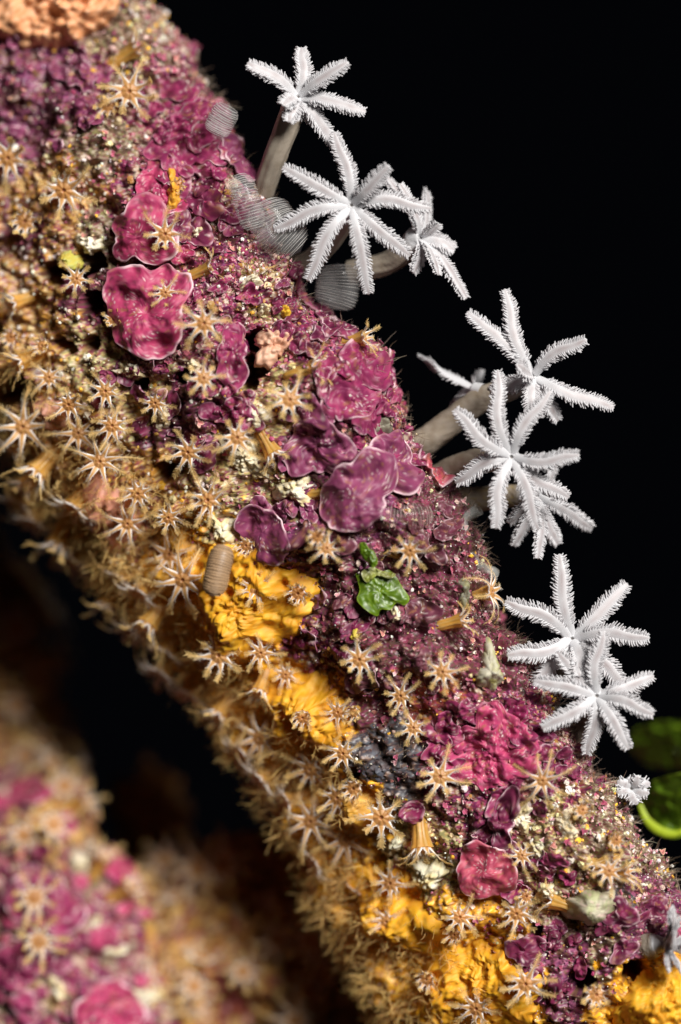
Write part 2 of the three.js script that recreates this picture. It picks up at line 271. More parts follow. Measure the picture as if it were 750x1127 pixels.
plate('reddish knob on the edge of the branch under the encrusted stalks', 474, 512, [[0, 0, 14], [8, 10, 11]], { hue: [[0.45, 0.07, 0.1], [0.34, 0.05, 0.09], [0.5, 0.15, 0.1]], lift: 10, bumps: 2 });
plate('little red pink plate above a drooping amber polyp', 457, 890, [[0, 0, 11], [5, 6, 8]], { hue: PINK, lift: 8, nr: 8, na: 32, rim: 0.4 });
plate('upper blurred pink plate on the lower corner branch', 48, 990, [[0, 0, 30], [20, 14, 26], [-20, -6, 24]], { limb: side, hue: PINK, lift: 9 });
plate('long blurred pink plate at the bottom of the corner branch', 20, 1060, [[0, 0, 30], [-16, 4, 24], [26, -6, 16]], { limb: side, hue: PINK, lift: 9 });
plate('blurred pink knobs at the top of the corner branch', 24, 868, [[0, 0, 24], [14, 14, 18], [-14, 10, 20]], { limb: side, hue: ROSE, lift: 8, bumps: 2.5 });
plate('blurred pale pink crust at the foot of the corner branch', 120, 1105, [[0, 0, 28], [20, 8, 20], [-20, 8, 22]], { limb: side, hue: ROSE, lift: 9, bumps: 2.5 });
// the many small lobes are pieces of the branch's crust
const DUSK = [[0.12, 0.028, 0.05], [0.09, 0.03, 0.035], [0.17, 0.05, 0.06]];
const LOBE_FIELDS = [[205, 150, 60, 22, PINK], [235, 230, 45, 14, WINE], [190, 250, 40, 8, ROSE], [340, 340, 60, 24, WINE], [400, 420, 50, 22, PINK], [440, 490, 45, 14, PINK], [350, 480, 50, 16, MAUVE], [240, 330, 40, 12, PINK], [250, 430, 35, 10, PINK], [320, 560, 35, 8, MAUVE], [400, 620, 70, 14, DUSK], [480, 590, 40, 6, DUSK], [370, 700, 50, 10, WINE], [450, 720, 60, 8, DUSK], [530, 820, 65, 26, PINK], [600, 850, 40, 10, WINE], [555, 920, 40, 14, WINE], [590, 960, 40, 12, PINK], [610, 1060, 40, 12, WINE], [700, 1020, 40, 8, WINE], [60, 90, 70, 16, MAUVE], [150, 430, 50, 8, WINE], [210, 480, 40, 6, WINE]];
for (const [x, y, r, n, hue] of LOBE_FIELDS) for (let k = 0; k < n; k++) {
  const a = rr(0, 6.28), d = r * Math.sqrt(rnd()), sz = rr(4, 10) * (rnd() < 0.25 ? 1.6 : 1), cs = [[0, 0, sz]]; for (let m = 0; m < 3; m++) cs.push([rr(-1.2, 1.2) * sz, rr(-1.2, 1.2) * sz, sz * rr(0.35, 0.8)]);
  plateShape(main, x + Math.cos(a) * d, y + Math.sin(a) * d, cs, { hue: hue.map((c) => jit(c, 0.2)), lift: rr(2.5, 5.5), nr: 7, na: 36, rim: rnd() < 0.75 ? rr(0.5, 1) : 0, rimW: rr(0.4, 0.9), wave: 2, bumps: 1, scal: 3, follow: 1, tip: rr(0.05, 0.35), dir: rr(-0.6, 2.2) }).g.build('crust_lobe', M.plate, branch);
}
for (let k = 0; k < 40; k++) { const sz = rr(6, 16); plateShape(side, rr(-5, 150), rr(860, 1130), [[0, 0, sz], [rr(-8, 8), rr(-8, 8), sz * 0.7]], { dome: rnd() < 0.6, scal: 2, hue: (rnd() < 0.5 ? PINK : ROSE).map((c) => jit(c, 0.2)), lift: rr(5, 12), nr: 4, na: 18, rim: 0.5, rimW: 2 }).g.build('crust_lobe', M.plate, branch2); }

// cushions of sponge
function cushion(name, label, category, x, y, circles, { limb = main, height = 22, hue, lumps = 9, lumpH = 4.5, fine = 2.4, nr = 30, na = 80, holes = 0, ragged = 1, mat: m = M.sponge, deep = 0 } = {}) {
  const f = limb.local(limb.find(x, y)), g = new Shape(), sx = x * 0.31 + y * 0.17;
  g.grid(nr, na, (i, j) => {
    const a = j / na * 2 * Math.PI, k = i / nr, ca = Math.cos(a), sa = Math.sin(a); let m = 4;
    for (const [cx, cy, r] of circles) { const b = cx * ca + cy * sa, d = b * b - (cx * cx + cy * cy - r * r); if (d > 0) m = Math.max(m, b + Math.sqrt(d)); }
    m *= 1 + ragged * (0.16 * n3(ca * 2 + sx, sa * 2, 3) + 0.14 * k * k * n3(ca * 6 + sx, sa * 6, 5) + 0.1 * k ** 4 * n3(ca * 14 + sx, sa * 14, 5));
    const dx = ca * m * k, dy = sa * m * k;
    let h = height * Math.pow(1 - k * k, 0.45) - 8 - deep + (1 - k * 0.5) * (lumpH * (0.5 - worley(dx / lumps + sx, dy / lumps, 1)) * 2 + lumpH * 0.9 * fbm(dx / lumps / 2 + sx, dy / lumps / 2, 2) + fine * 1.2 * (0.5 - worley(dx / 4.2 + sx, dy / 4.2, 6)) + fine * 0.6 * n3(dx / 2 + sx, dy / 2, 6));
    if (holes) h -= 4 * sst(0.34, 0.12, worley(dx / 8 + sx, dy / 8, 9)) * (0.6 + n3(dx / 30, dy / 30, sx)) + holes * sst(0.42, 0.1, worley(dx / 17 + sx + 4, dy / 17, 2));
    let c = mixc(hue[0], hue[1], sst(-0.35, 0.35, fbm(dx / 14 + sx, dy / 14, 4) * 1.6)); c = mixc(c, hue[2], sst(0.0, 0.5, n3(dx / 4 + sx, dy / 4, 2)) * 0.6);
    return [f(dx, dy, h), c];
  }, true, true);
  const at = f(0, 0, 0), t = thing(name, label, category, at); g.build('cushion', m, t, at); return t;
}
const YEL = [[0.95, 0.48, 0.015], [0.84, 0.36, 0.01], [0.96, 0.6, 0.09]], PEACH = [[0.78, 0.45, 0.3], [0.68, 0.33, 0.2], [0.85, 0.6, 0.45]], CREAM = [[0.86, 0.8, 0.6], [0.76, 0.62, 0.32], [0.88, 0.85, 0.76]];
cushion('yellow_sponge', 'brightest yellow sponge cushion at the middle of the lower edge', 'sponge', 268, 664, [[0, 0, 50], [-46, 6, 34], [40, -8, 36], [-20, -40, 34], [34, 26, 26], [-52, -34, 26], [16, -44, 24], [-10, 44, 24]], { hue: YEL, height: 34, nr: 44, na: 130, holes: 9 });
cushion('yellow_sponge', 'yellow sponge cushion with polyps just below the brightest one', 'sponge', 328, 784, [[0, 0, 36], [-28, -24, 28], [30, 22, 28], [10, -20, 26], [40, 38, 20], [-16, 24, 22]], { hue: YEL, height: 28, nr: 36, na: 110, holes: 8 });
cushion('yellow_sponge', 'narrow amber sponge strip beside the brown ribbed tube', 'sponge', 205, 612, [[0, 0, 24], [-14, -26, 18], [6, 26, 24], [-24, 20, 22]], { hue: [[0.88, 0.46, 0.04], [0.7, 0.33, 0.03], [0.92, 0.64, 0.2]], height: 30 });
cushion('yellow_sponge', 'orange sponge cushion at the lower edge under the crimson plate', 'sponge', 430, 1005, [[0, 0, 26], [28, 10, 26], [-12, -18, 20], [4, -40, 16], [50, 26, 20], [-34, -36, 18]], { hue: YEL, height: 32, nr: 34, na: 100, holes: 5 });
cushion('yellow_sponge', 'large yellow sponge at the bottom of the branch', 'sponge', 530, 1080, [[0, 0, 44], [-46, 4, 34], [44, 8, 32], [-30, 34, 34], [20, 36, 40], [-60, 30, 24]], { hue: YEL, height: 28, nr: 44, na: 130, holes: 7 });
cushion('yellow_sponge', 'yellow sponge mass in the bottom corner under the cut off white polyp', 'sponge', 728, 1098, [[0, 0, 34], [-26, 18, 24], [20, -22, 24], [-10, 30, 30]], { hue: YEL, height: 30, nr: 34, na: 100, holes: 5 });
cushion('yellow_sponge', 'small amber sponge patch lower left of the dark blue grey patch', 'sponge', 392, 885, [[0, 0, 20], [-14, 14, 16], [14, 20, 14]], { hue: [[0.84, 0.44, 0.04], [0.64, 0.31, 0.03], [0.88, 0.56, 0.15]], height: 26 });
cushion('orange_sponge', 'blurred peach orange knobbed sponge at the top corner', 'sponge', 62, 10, [[0, 0, 46], [40, -12, 40], [-42, 2, 34], [-30, 24, 20], [20, 18, 24]], { hue: [[0.85, 0.42, 0.2], [0.72, 0.3, 0.12], [0.95, 0.6, 0.38]], height: 34, lumps: 13, lumpH: 14, nr: 40, na: 110 });
cushion('peach_lump', 'pale peach knobbed lump in the middle above the amber polyps', 'sponge', 300, 380, [[0, 0, 15], [12, -8, 13], [-6, 14, 12], [-8, -8, 12]], { hue: PEACH, height: 22, lumps: 7, lumpH: 6, fine: 1, nr: 24, na: 64 });
cushion('pink_sponge', 'salmon pink wrinkled sponge half hidden by polyps on the lower edge', 'sponge', 118, 566, [[0, 0, 30], [14, 18, 24], [-12, -18, 20]], { hue: [[0.8, 0.36, 0.25], [0.68, 0.28, 0.18], [0.86, 0.5, 0.4]], height: 26, lumps: 8, lumpH: 5, nr: 30, na: 80 });
cushion('pink_sponge', 'smaller blurred salmon lump above the wrinkled pink sponge', 'sponge', 58, 458, [[0, 0, 20], [8, 10, 14]], { hue: [[0.66, 0.3, 0.2], [0.56, 0.25, 0.16], [0.72, 0.42, 0.34]], height: 18, lumps: 7, lumpH: 4 });
cushion('yellow_tuft', 'bright yellow orange sponge tuft on the upper magenta crust', 'sponge', 192, 212, [[0, 0, 8], [-2, -20, 6], [-2, 16, 7], [2, -10, 8], [0, 8, 8]], { hue: [[0.85, 0.42, 0.02], [0.7, 0.3, 0.02], [0.9, 0.55, 0.1]], height: 22, lumps: 6, lumpH: 5, nr: 20, na: 50, deep: -4 });
cushion('yellow_tuft', 'tiny yellow knob on the magenta plate near the glassy tubes', 'sponge', 312, 344, [[0, 0, 6], [0, -6, 5], [3, 4, 5]], { hue: [[0.85, 0.5, 0.02], [0.7, 0.36, 0.02], [0.9, 0.6, 0.1]], height: 18, lumps: 5, lumpH: 4, nr: 14, na: 36, deep: -4 });
cushion('yellow_tuft', 'lemon green knob by the black cavities on the outer slope', 'sponge', 74, 286, [[0, 0, 12], [6, 6, 9]], { hue: [[0.55, 0.52, 0.08], [0.6, 0.4, 0.05], [0.5, 0.55, 0.2]], height: 20, lumps: 6, lumpH: 5, nr: 16, na: 40 });
cushion('yellow_tuft', 'tiny pale yellow bud under the green leaf', 'sponge', 392, 699, [[0, 0, 5], [0, -6, 4]], { hue: [[0.75, 0.66, 0.1], [0.65, 0.5, 0.05], [0.8, 0.75, 0.3]], height: 16, lumps: 5, lumpH: 2, nr: 12, na: 30, deep: -4 });
for (const [x, y, r, label] of [[274, 308, 15, 'cream lump beside the upper yellowish polyp'], [292, 340, 9, 'small white lump above the peach one'], [282, 458, 15, 'cream white lump with pink top below the peach one'], [272, 505, 22, 'pale yellow cream patch around a hazy polyp'], [325, 540, 18, 'lemon cream crust by the orange side polyp'], [246, 582, 17, 'cream lumps above the brown ribbed tube'], [258, 605, 9, 'white chip at the top of the brown ribbed tube'], [144, 405, 16, 'cream and green crust under the largest plate'], [180, 455, 14, 'pale lumps among stars below the largest plate'], [212, 400, 9, 'small cream chip under the star polyp by the largest plate'], [434, 678, 11, 'whitish lump at the tip of the green leaf'], [470, 968, 20, 'pale green cream crust left of the crimson plate'], [575, 900, 16, 'cream patch above the crimson plate'], [590, 935, 18, 'cream patch with pink dots beside the crimson plate'], [600, 980, 16, 'lower cream patch beside the crimson plate'], [435, 930, 13, 'cream lump under the dark blue grey patch'], [620, 905, 14, 'off white crumbs near the lower rim'], [64, 1088, 14, 'white lump on the corner branch'], [160, 1098, 13, 'pinkish white lump at the foot of the corner branch'], [104, 1015, 9, 'pale chip on the edge of the corner branch'], [122, 1052, 11, 'yellowish chip on the edge of the corner branch'], [88, 945, 13, 'pale grey lobe on the edge of the corner branch'], [4, 870, 10, 'greenish white spot high on the corner branch'], [112, 628, 12, 'blurred white chip at the shaded lower edge'], [100, 270, 14, 'blurred cream lump above the black cavities'], [216, 258, 9, 'cream dot right of the upper pink lobe']])
  cushion('cream_lump', label, 'crust', x, y, [[0, 0, r * 0.7], [rr(-r, r), rr(-r, r), r * 0.6], [rr(-r, r), rr(-r, r), r * 0.5], [rr(-r, r), rr(-r, r), r * 0.45]], { limb: y > 850 && x < 200 ? side : main, hue: CREAM.map((c) => jit(c, 0.12)), height: 17, lumps: 5, lumpH: 5, fine: 1.6, nr: 20, na: 56, deep: -2, ragged: 2 });
cushion('olive_lump', 'smooth olive grey lump under a mauve plate rim', 'sponge', 421, 468, [[0, 0, 10], [-8, 2, 8], [8, 2, 7]], { hue: [[0.3, 0.28, 0.2], [0.22, 0.2, 0.14], [0.36, 0.33, 0.26]], height: 13, lumps: 8, lumpH: 3, fine: 1, nr: 18, na: 48, deep: -1 });
cushion('pale_ball', 'hazy pinkish white ball low on the branch near the rim', 'sponge', 650, 1000, [[0, 0, 22], [20, -6, 15], [-20, 2, 15]], { hue: [[0.6, 0.55, 0.4], [0.45, 0.46, 0.24], [0.72, 0.5, 0.45]], height: 26, lumps: 14, lumpH: 5, fine: 1.4, ragged: 0.7 });
cushion('grey_film', 'dark blue grey smooth patch flecked with grit', 'crust', 425, 845, [[0, 0, 24], [20, 4, 22], [-18, -8, 18]], { hue: [[0.1, 0.11, 0.14], [0.09, 0.055, 0.055], [0.16, 0.16, 0.18]], height: 10, lumps: 9, lumpH: 4, fine: 2.4, deep: 1, ragged: 1.8 });

// ---------------------------------------------------------------- star polyps: one build of each form, then copies
function polypForm(style, sd) {
  seed = sd;
  const t = new THREE.Group(), O = V(0, 0, 0), colH = style === 'side' ? 34 : 24;   // foot at the origin, facing +y
  const g = new Shape(), amber = [0.92, 0.44, 0.03], pale = [0.84, 0.58, 0.2], rc = 8.4;
  g.grid(12, 24, (i, j) => {
    const k = i / 12, a = j / 24 * 2 * Math.PI, r = rc * (0.86 + 0.2 * Math.cos(8 * a) * (0.3 + 0.5 * k) + 0.3 * k ** 5 - 0.12 * Math.sin(k * 3.1) + 0.35 * (1 - k) ** 4) * (1 + 0.06 * n3(k * 4, sd, a));
    const ft = i === 0 ? 0.02 : 0.5 + 0.5 * sst(0, 0.4, k); return [V(Math.cos(a) * r * ft, k * (colH + 5) - 8, Math.sin(a) * r * ft), mixc(mixc(amber, pale, 0.3 + 0.5 * Math.max(0, Math.cos(8 * a))), [0.45, 0.2, 0.04], 0.35 * (0.5 + n3(a * 2, k * 5, sd)))];
  }, true, true);
  put('column', g.geometry(), M.column, t);
  const d = new Shape();
  d.grid(9, 48, (i, j) => {                                    // orange brown, faintly rayed, with a white hem between the arms
    const k = i / 9, a = j / 48 * 2 * Math.PI, f = 0.5 + 0.5 * Math.cos(8 * a), r = k * rc * (0.96 + 0.14 * f), y = colH - 3 + 2.6 * (1 - k * k) - (k < 0.14 ? 2 : 0) + 0.6 * k * f;
    const c = k < 0.13 ? [0.36, 0.13, 0.05] : mixc(mixc([0.6, 0.25, 0.075], [0.72, 0.4, 0.16], f * sst(0.3, 0.9, k)), [0.66, 0.36, 0.12], 0.5 + n3(r / 2, a * 2, sd));
    return [V(Math.cos(a) * r, y, Math.sin(a) * r), mixc(c, [0.92, 0.88, 0.82], sst(0.8, 0.95, k) * (1 - 0.8 * f))];
  }, true, false);
  put('oral_disc', d.geometry(), M.disc, t);
  for (let n = 0; n < 8; n++) {
    const a = (n + rr(-0.13, 0.13)) / 8 * 2 * Math.PI, out = V(Math.cos(a), 0, Math.sin(a)), sd2 = V(-Math.sin(a), 0, Math.cos(a)), up = V(0, 1, 0), pts = [], rad = [], N = 12;
    const L = (style === 'droop' ? rr(30, 44) : style === 'shut' ? rr(13, 18) : style === 'side' ? rr(15, 25) : rr(11, 27)), e0 = style === 'shut' ? 0.9 : style === 'droop' ? 0.55 : style === 'side' ? rr(0.8, 1.2) : rr(0.25, 0.6), kink = rr(-0.5, 0.5), bend = style === 'droop' ? rr(-2.3, -1.6) : style === 'shut' ? rr(0.2, 0.9) : style === 'side' ? rr(-1.5, -0.3) : rr(-0.9, 0.35), tw = rr(-0.7, 0.7), curl = rnd() < 0.35 ? rr(1, 2) : 0;
    const p = out.clone().multiplyScalar(rc * 0.88).addScaledVector(up, colH - 2.2); let e = e0;
    for (let i = 0; i <= N; i++) {
      const k = i / N; pts.push(p.clone()); rad.push((style === 'shut' ? 2.6 : 3.5) * (1 - sst(0, 0.5, k) * 0.72) * (1 - 0.55 * k));
      const dir = out.clone().multiplyScalar(Math.cos(e)).addScaledVector(up, Math.sin(e)).addScaledVector(sd2, tw * k * 0.8).normalize();
      p.addScaledVector(dir, L / N); e += bend / N + curl * k * k / N * 2 + kink * Math.sin(k * 6.3) / N * 3;
    }
    const white = [0.97, 0.94, 0.9, 0.97], core = [0.85, 0.48, 0.14, 0.6], tip = [0.98, 0.74, 0.32, style === 'droop' ? 0.5 : 0.4], q = new Shape(), m4 = (a, b, t) => a.map((v, n) => v + (b[n] - v) * t);
    const col = (k, a = 0) => m4(m4(core, white, sst(0.35, 0.8, Math.abs(Math.cos(a)))), tip, sst(0.25, 0.65, k));
    q.tube(pts, rad, 10, col, { flat: 0.45, up });
    for (let h = 3; h <= N * 2; h++) for (const s of [-1, 1]) {
      const i = Math.ceil(h / 2), b = h % 2 ? pts[i].clone().lerp(pts[i - 1], 0.5) : pts[i], tg = V().subVectors(pts[i], pts[i - 1]).normalize(), lat = V().crossVectors(tg, up).normalize().multiplyScalar(s), l = rr(2.6, 5.4) * (0.5 + 0.5 * Math.sin(Math.PI * clamp(i / N * 0.9))), dir = lat.multiplyScalar(0.8).addScaledVector(tg, rr(0.3, 0.7)).addScaledVector(up, rr(-0.1, 0.5)).normalize();
      const m = b.clone().addScaledVector(dir, l * 0.55), en = m.clone().addScaledVector(dir, l * 0.45).addScaledVector(tg, rr(-0.5, 1.6)).addScaledVector(up, rr(-1.4, 0.8));
      q.tube([b.clone(), m, en], [0.42, 0.36, 0.24], 3, () => { const c = col(i / N); return [c[0], c[1], c[2], Math.min(c[3], 0.45)]; }, { cap: false });
    }
    put('tentacle', q.geometry(), M.arm, t);
  }
  t.userData.colH = colH - 3; t.userData.R = 29; return t;
}
const FORMS = { s: [11, 12, 13, 14, 15, 16, 17, 18].map((k) => polypForm('star', k)), d: [21, 22, 23, 24, 25].map((k) => polypForm('droop', k)), h: [31, 32, 33, 34].map((k) => polypForm('shut', k)), e: [41, 42, 43, 44, 45].map((k) => polypForm('side', k)) };
seed = 4242;
let turnNo = 0;
function starPolyp(limb, x, y, size, form, heading, label, group) {
  // heading: null faces outward and to the viewer; a number is the compass bearing in the photo (0 = right, 90 = up) of a polyp seen from the side
  const proto = FORMS[form][turnNo++ % FORMS[form].length], len = proto.userData.colH * size;
  const N0 = (() => { const k = limb.find(x, y); return limb.nrm(k.s, k.v); })(), f = V();
  if (heading === null) f.copy(N0).multiplyScalar(0.45).add(V(rr(-0.22, 0.22), rr(-0.22, 0.22), 0.85)).normalize();
  else { const a = heading * Math.PI / 180; f.set(Math.cos(a), Math.sin(a), rr(0.15, 0.5)).normalize(); }
  const k = limb.find(x - f.x * len, y + f.y * len), base = limb.P(k.s, k.v, heading === null ? 1 : -5), o = proto.clone();
  o.name = numbered('star_polyp'); scene.add(o); o.position.copy(base).multiplyScalar(U); o.scale.setScalar(size * rr(0.88, 1.14));
  o.quaternion.setFromUnitVectors(V(0, 1, 0), f).multiply(new THREE.Quaternion().setFromAxisAngle(V(0, 1, 0), rr(0, 6.28)));
  o.userData = { label, category: 'polyp' }; if (group) o.userData.group = group;
  return o;
}
const STARS = [   // x, y, size, form, bearing, label
  [183, 259, 0.95, 's', null, 'star polyp on the upper pink lobe, under the yellow tuft'],
  [183, 323, 0.8, 's', null, 'pale orange star polyp sitting on the largest pink plate'],
  [226, 357, 1.05, 's', null, 'crisp brown centred star polyp beside the right edge of the largest plate'],
  [229, 297, 0.8, 'e', 20, 'amber polyp bent sideways, right of the largest plate'],
  [225, 417, 1.0, 's', null, 'star polyp with yellow fleck below the largest plate'],
  [208, 498, 1.1, 's', null, 'wide star polyp over purple crust, left of the cream patch'],
  [172, 444, 0.9, 's', null, 'amber star polyp among pale lumps under the largest plate'],
  [118, 431, 0.95, 's', null, 'pale armed star polyp on the cream slope below the black cavities'],
  [78, 445, 0.9, 's', null, 'orange centred star polyp beside the blurred salmon lump'],
  [56, 416, 0.9, 's', null, 'yellow star polyp over the blurred salmon lump'],
  [48, 381, 0.9, 'h', null, 'half open star polyp near the small twin cavities'],
  [86, 308, 0.85, 's', null, 'polyp sitting between the black cavities'],
  [126, 352, 0.8, 'h', null, 'hazy half open polyp at the edge of the largest plate'],
  [10, 336, 1.1, 'e', 200, 'amber polyp tube pointing outward beside the dark notch'],
  [18, 402, 1.15, 'e', 205, 'thick orange polyp tube low on the outer slope'],
  [14, 372, 0.9, 'h', null, 'ragged yellow polyp between two amber tubes'],
  [28, 470, 1.15, 'd', null, 'large hazy polyp with long arms in the crowd at the frame edge'],
  [88, 477, 1.0, 'd', null, 'translucent polyp just right of the blurred salmon lump'],
  [125, 468, 0.95, 's', null, 'brown star polyp with thin arms above the pink sponge'],
  [112, 508, 1.0, 'd', null, 'brownish polyp whose curled arms touch the pink sponge top'],
  [153, 543, 1.05, 's', null, 'bright star polyp on the right side of the pink sponge'],
  [142, 576, 0.95, 'd', null, 'hazy polyp spreading arms across the pink sponge'],
  [187, 569, 0.85, 's', null, 'small amber star between pink sponge and cream lumps'],
  [231, 550, 1.0, 's', null, 'star polyp beside the cream lumps above the ribbed tube'],
  [188, 610, 1.0, 'd', null, 'fine armed polyp on the amber sponge strip'],
  [203, 637, 1.15, 'd', null, 'big drooping polyp left of the brown ribbed tube'],
  [230, 673, 0.85, 'h', null, 'yellow half open polyp under the brown ribbed tube'],
  [221, 735, 0.95, 'd', 215, 'white armed polyp hanging over the black gap'],
  [243, 720, 1.15, 's', null, 'large pink centred star on the lower corner of the bright sponge'],
  [288, 718, 1.0, 's', null, 'golden star polyp under the middle of the bright sponge'],
  [281, 646, 0.9, 's', null, 'pale star polyp sunk in the bright sponge'],
  [329, 652, 0.9, 'h', null, 'hazy polyp at the right end of the bright sponge'],
  [272, 600, 0.8, 'h', null, 'hazy pink polyp on the three lobed mauve plate'],
  [315, 742, 0.85, 's', null, 'small ring shaped star between the two sponge cushions'],
  [282, 765, 1.05, 'e', 250, 'amber polyp hanging downward from the lower sponge cushion'],
  [372, 783, 0.95, 's', null, 'crisp white rayed star right of the lower sponge cushion'],
  [334, 788, 0.8, 'h', null, 'pale polyp buried in the lower sponge cushion'],
  [378, 828, 1.0, 's', null, 'brown star under the crisp white rayed one'],
  [287, 811, 1.05, 'd', null, 'dusky polyp with spread arms on the shaded edge'],
  [343, 845, 1.0, 's', null, 'tan star below the lower sponge cushion'],
  [396, 725, 1.0, 's', null, 'lone white star on dark crust under the green leaf'],
  [441, 765, 0.95, 's', null, 'pinkish star between dark crust and red patch'],
  [487, 739, 0.9, 's', null, 'star with cream specks left of the pale cone'],
  [455, 800, 0.9, 's', null, 'faint star left of the rough magenta patch'],
  [390, 783, 0.7, 'h', null, 'tiny folded polyp next to the crisp white rayed one'],
  [360, 603, 0.95, 's', null, 'thin armed star left of the green leaf'],
  [451, 606, 0.95, 's', null, 'greyish star right of the upright green leaf'],
  [428, 606, 0.7, 'e', 150, 'small orange tube polyp beside the upright green leaf'],
  [510, 682, 0.95, 'e', 15, 'amber polyp reaching toward the dark water'],
  [484, 853, 1.15, 's', null, 'large pale star left of the rough magenta patch'],
  [588, 850, 1.0, 'e', 330, 'hazy amber polyp right of the rough magenta patch'],
  [319, 441, 1.0, 's', null, 'soft pink centred star below the peach lump'],
  [348, 405, 1.05, 'e', 15, 'hazy yellow tube polyp right of the peach lump'],
  [402, 370, 0.85, 'e', 12, 'amber tube polyp with white tuft at the upper rim'],
  [262, 482, 1.05, 's', null, 'broad hazy star on the pale yellow cream patch'],
  [300, 500, 1.05, 'e', 300, 'hazy tube polyp hanging over the cream patch'],
  [234, 547, 0.7, 'h', null, 'small folded star under the hazy cream patch'],
  [368, 540, 1.0, 'e', 8, 'orange stalked polyp with white tuft on the rounded mauve plate'],
  [350, 590, 0.85, 'h', null, 'thin hazy polyp between the two mauve plates'],
  [280, 300, 0.95, 'e', 70, 'yellowish curved polyp near the glassy tubes'],
  [197, 205, 0.7, 'h', null, 'tiny polyp beside the yellow tuft'],
  [144, 104, 1.2, 's', null, 'blurred white rayed star on the upper branch edge'],
  [73, 211, 1.25, 's', null, 'blurred big brown star on the upper slope'],
  [12, 176, 1.2, 's', null, 'blurred star at the frame edge high up'],
  [30, 245, 1.2, 'h', null, 'blurred tan polyp below the big brown star'],
  [150, 55, 1.1, 'e', 30, 'blurred pale polyp at the top rim over black water'],
  [120, 118, 1.0, 'h', null, 'blurred greyish closed polyp near the white rayed one'],
  [420, 897, 1.2, 's', null, 'pale yellow star left of the little red plate'],
  [462, 930, 1.1, 'e', 275, 'long amber polyp drooping from the little red plate'],
  [390, 866, 0.95, 'h', null, 'tan polyp at the left side of the blue grey patch'],
  [372, 876, 1.05, 's', null, 'pale tan star near the lower amber patch'],
  [380, 923, 1.1, 'd', null, 'long armed polyp on the dim lower edge'],
  [343, 902, 1.05, 'd', null, 'dim tan polyp on the shaded edge left of the amber patch'],
  [312, 884, 1.1, 'd', 200, 'dim polyp reaching into the dark gap'],
  [342, 950, 1.05, 'd', 215, 'drooping polyp below the dim tan one'],
  [430, 970, 1.0, 's', null, 'pink centred star above the orange sponge cushion'],
  [392, 988, 1.0, 'd', 220, 'polyp hanging by the orange sponge cushion'],
  [426, 1012, 0.9, 's', null, 'faint star in the orange sponge cushion'],
  [506, 1007, 1.0, 's', null, 'orange centred star under the crimson plate'],
  [500, 1027, 0.8, 'h', null, 'folded star beneath the orange centred one'],
  [568, 1003, 1.0, 's', null, 'star below the right edge of the crimson plate'],
  [578, 1080, 1.15, 's', null, 'tan star at the right end of the large bottom sponge'],
  [524, 1107, 1.1, 's', null, 'star sunk in the large bottom sponge'],
  [470, 1075, 0.9, 'h', null, 'small polyp in the left part of the bottom sponge'],
  [596, 858, 0.9, 'd', null, 'hazy polyp between magenta patch and tiny white polyp'],
  [669, 957, 1.0, 's', null, 'tan star above the hazy pinkish ball'],
  [656, 951, 0.8, 'e', 200, 'small orange tube beside the tan star on the lower rim'],
  [579, 985, 0.8, 'h', null, 'hazy polyp under the lower cream patch'],
  [609, 992, 0.9, 'e', 160, 'amber tube left of the hazy pinkish ball'],
  [574, 940, 0.8, 's', null, 'orange star on the cream patch by the crimson plate'],
  [606, 928, 0.75, 'e', 340, 'small orange tube on the cream patch'],
  [655, 1092, 1.0, 'h', null, 'faint polyp in the dark notch near the bottom corner'],
  [677, 923, 0.9, 'h', null, 'blurred polyp under the tiny white polyp'],
  [640, 890, 0.9, 'h', null, 'hazy polyp left of the tiny white polyp'],
  [690, 960, 0.9, 'e', 10, 'blurred polyp at the lower rim facing the green leaf'],
];
STARS.push([545, 650, 1.1, 'd', 10, 'faint polyp with thin arms over dark water above the lower pair']);
for (const [x, y, sz, fm, hd, lb] of STARS) starPolyp(main, x, y, sz, fm, hd, lb);
// the crowd hanging along the shaded lower edge, and on the two branches behind
for (const [x, y, hd] of [[8, 500, 220], [40, 520, 230], [10, 560, 240], [35, 590, 250], [62, 600, 250], [88, 640, 240], [60, 632, 235], [112, 672, 245], [140, 700, 240], [160, 690, 235], [180, 720, 240], [170, 745, 235], [205, 765, 240], [235, 790, 230], [262, 830, 220], [285, 860, 220], [22, 540, 225], [80, 560, 235], [130, 640, 235], [150, 655, 240]])
  starPolyp(main, x, y, rr(1.05, 1.3), rnd() < 0.6 ? 'd' : 'e', hd, 'dim blurred polyp drooping in the crowd along the shaded lower edge', 'drooping polyps on the shaded lower edge');
for (const [x, y, hd, lb] of [[72, 863, null, 'blurred white rayed star on the rim of the corner branch'], [28, 917, null, 'blurred brown star on the corner branch, below the pink knobs'], [60, 905, null, 'blurred orange star left of the white rayed one on the corner branch'], [40, 985, null, 'blurred brown star on the upper plate of the corner branch'], [45, 1033, null, 'blurred faint star low on the corner branch'], [120, 938, 60, 'blurred polyp at the rim of the corner branch, leaning upward'], [150, 975, 30, 'blurred tube polyp reaching sideways from the corner branch'], [100, 880, 20, 'blurred yellowish polyp beside the white rayed one']])
  starPolyp(side, x, y, 1.15, hd === null ? 's' : 'e', hd, lb);
for (const [x, y, hd] of [[47, 812, null], [85, 815, 20], [20, 775, null], [70, 780, 40], [40, 740, null], [75, 720, 20], [20, 690, null], [60, 670, 30], [10, 720, 180], [95, 845, 10], [30, 830, null], [60, 840, 40]])
  starPolyp(side, x, y, rr(1.1, 1.35), hd === null ? 's' : 'd', hd, 'dim blurred polyp on the shaded upper part of the corner branch', 'polyps on the shaded corner branch');
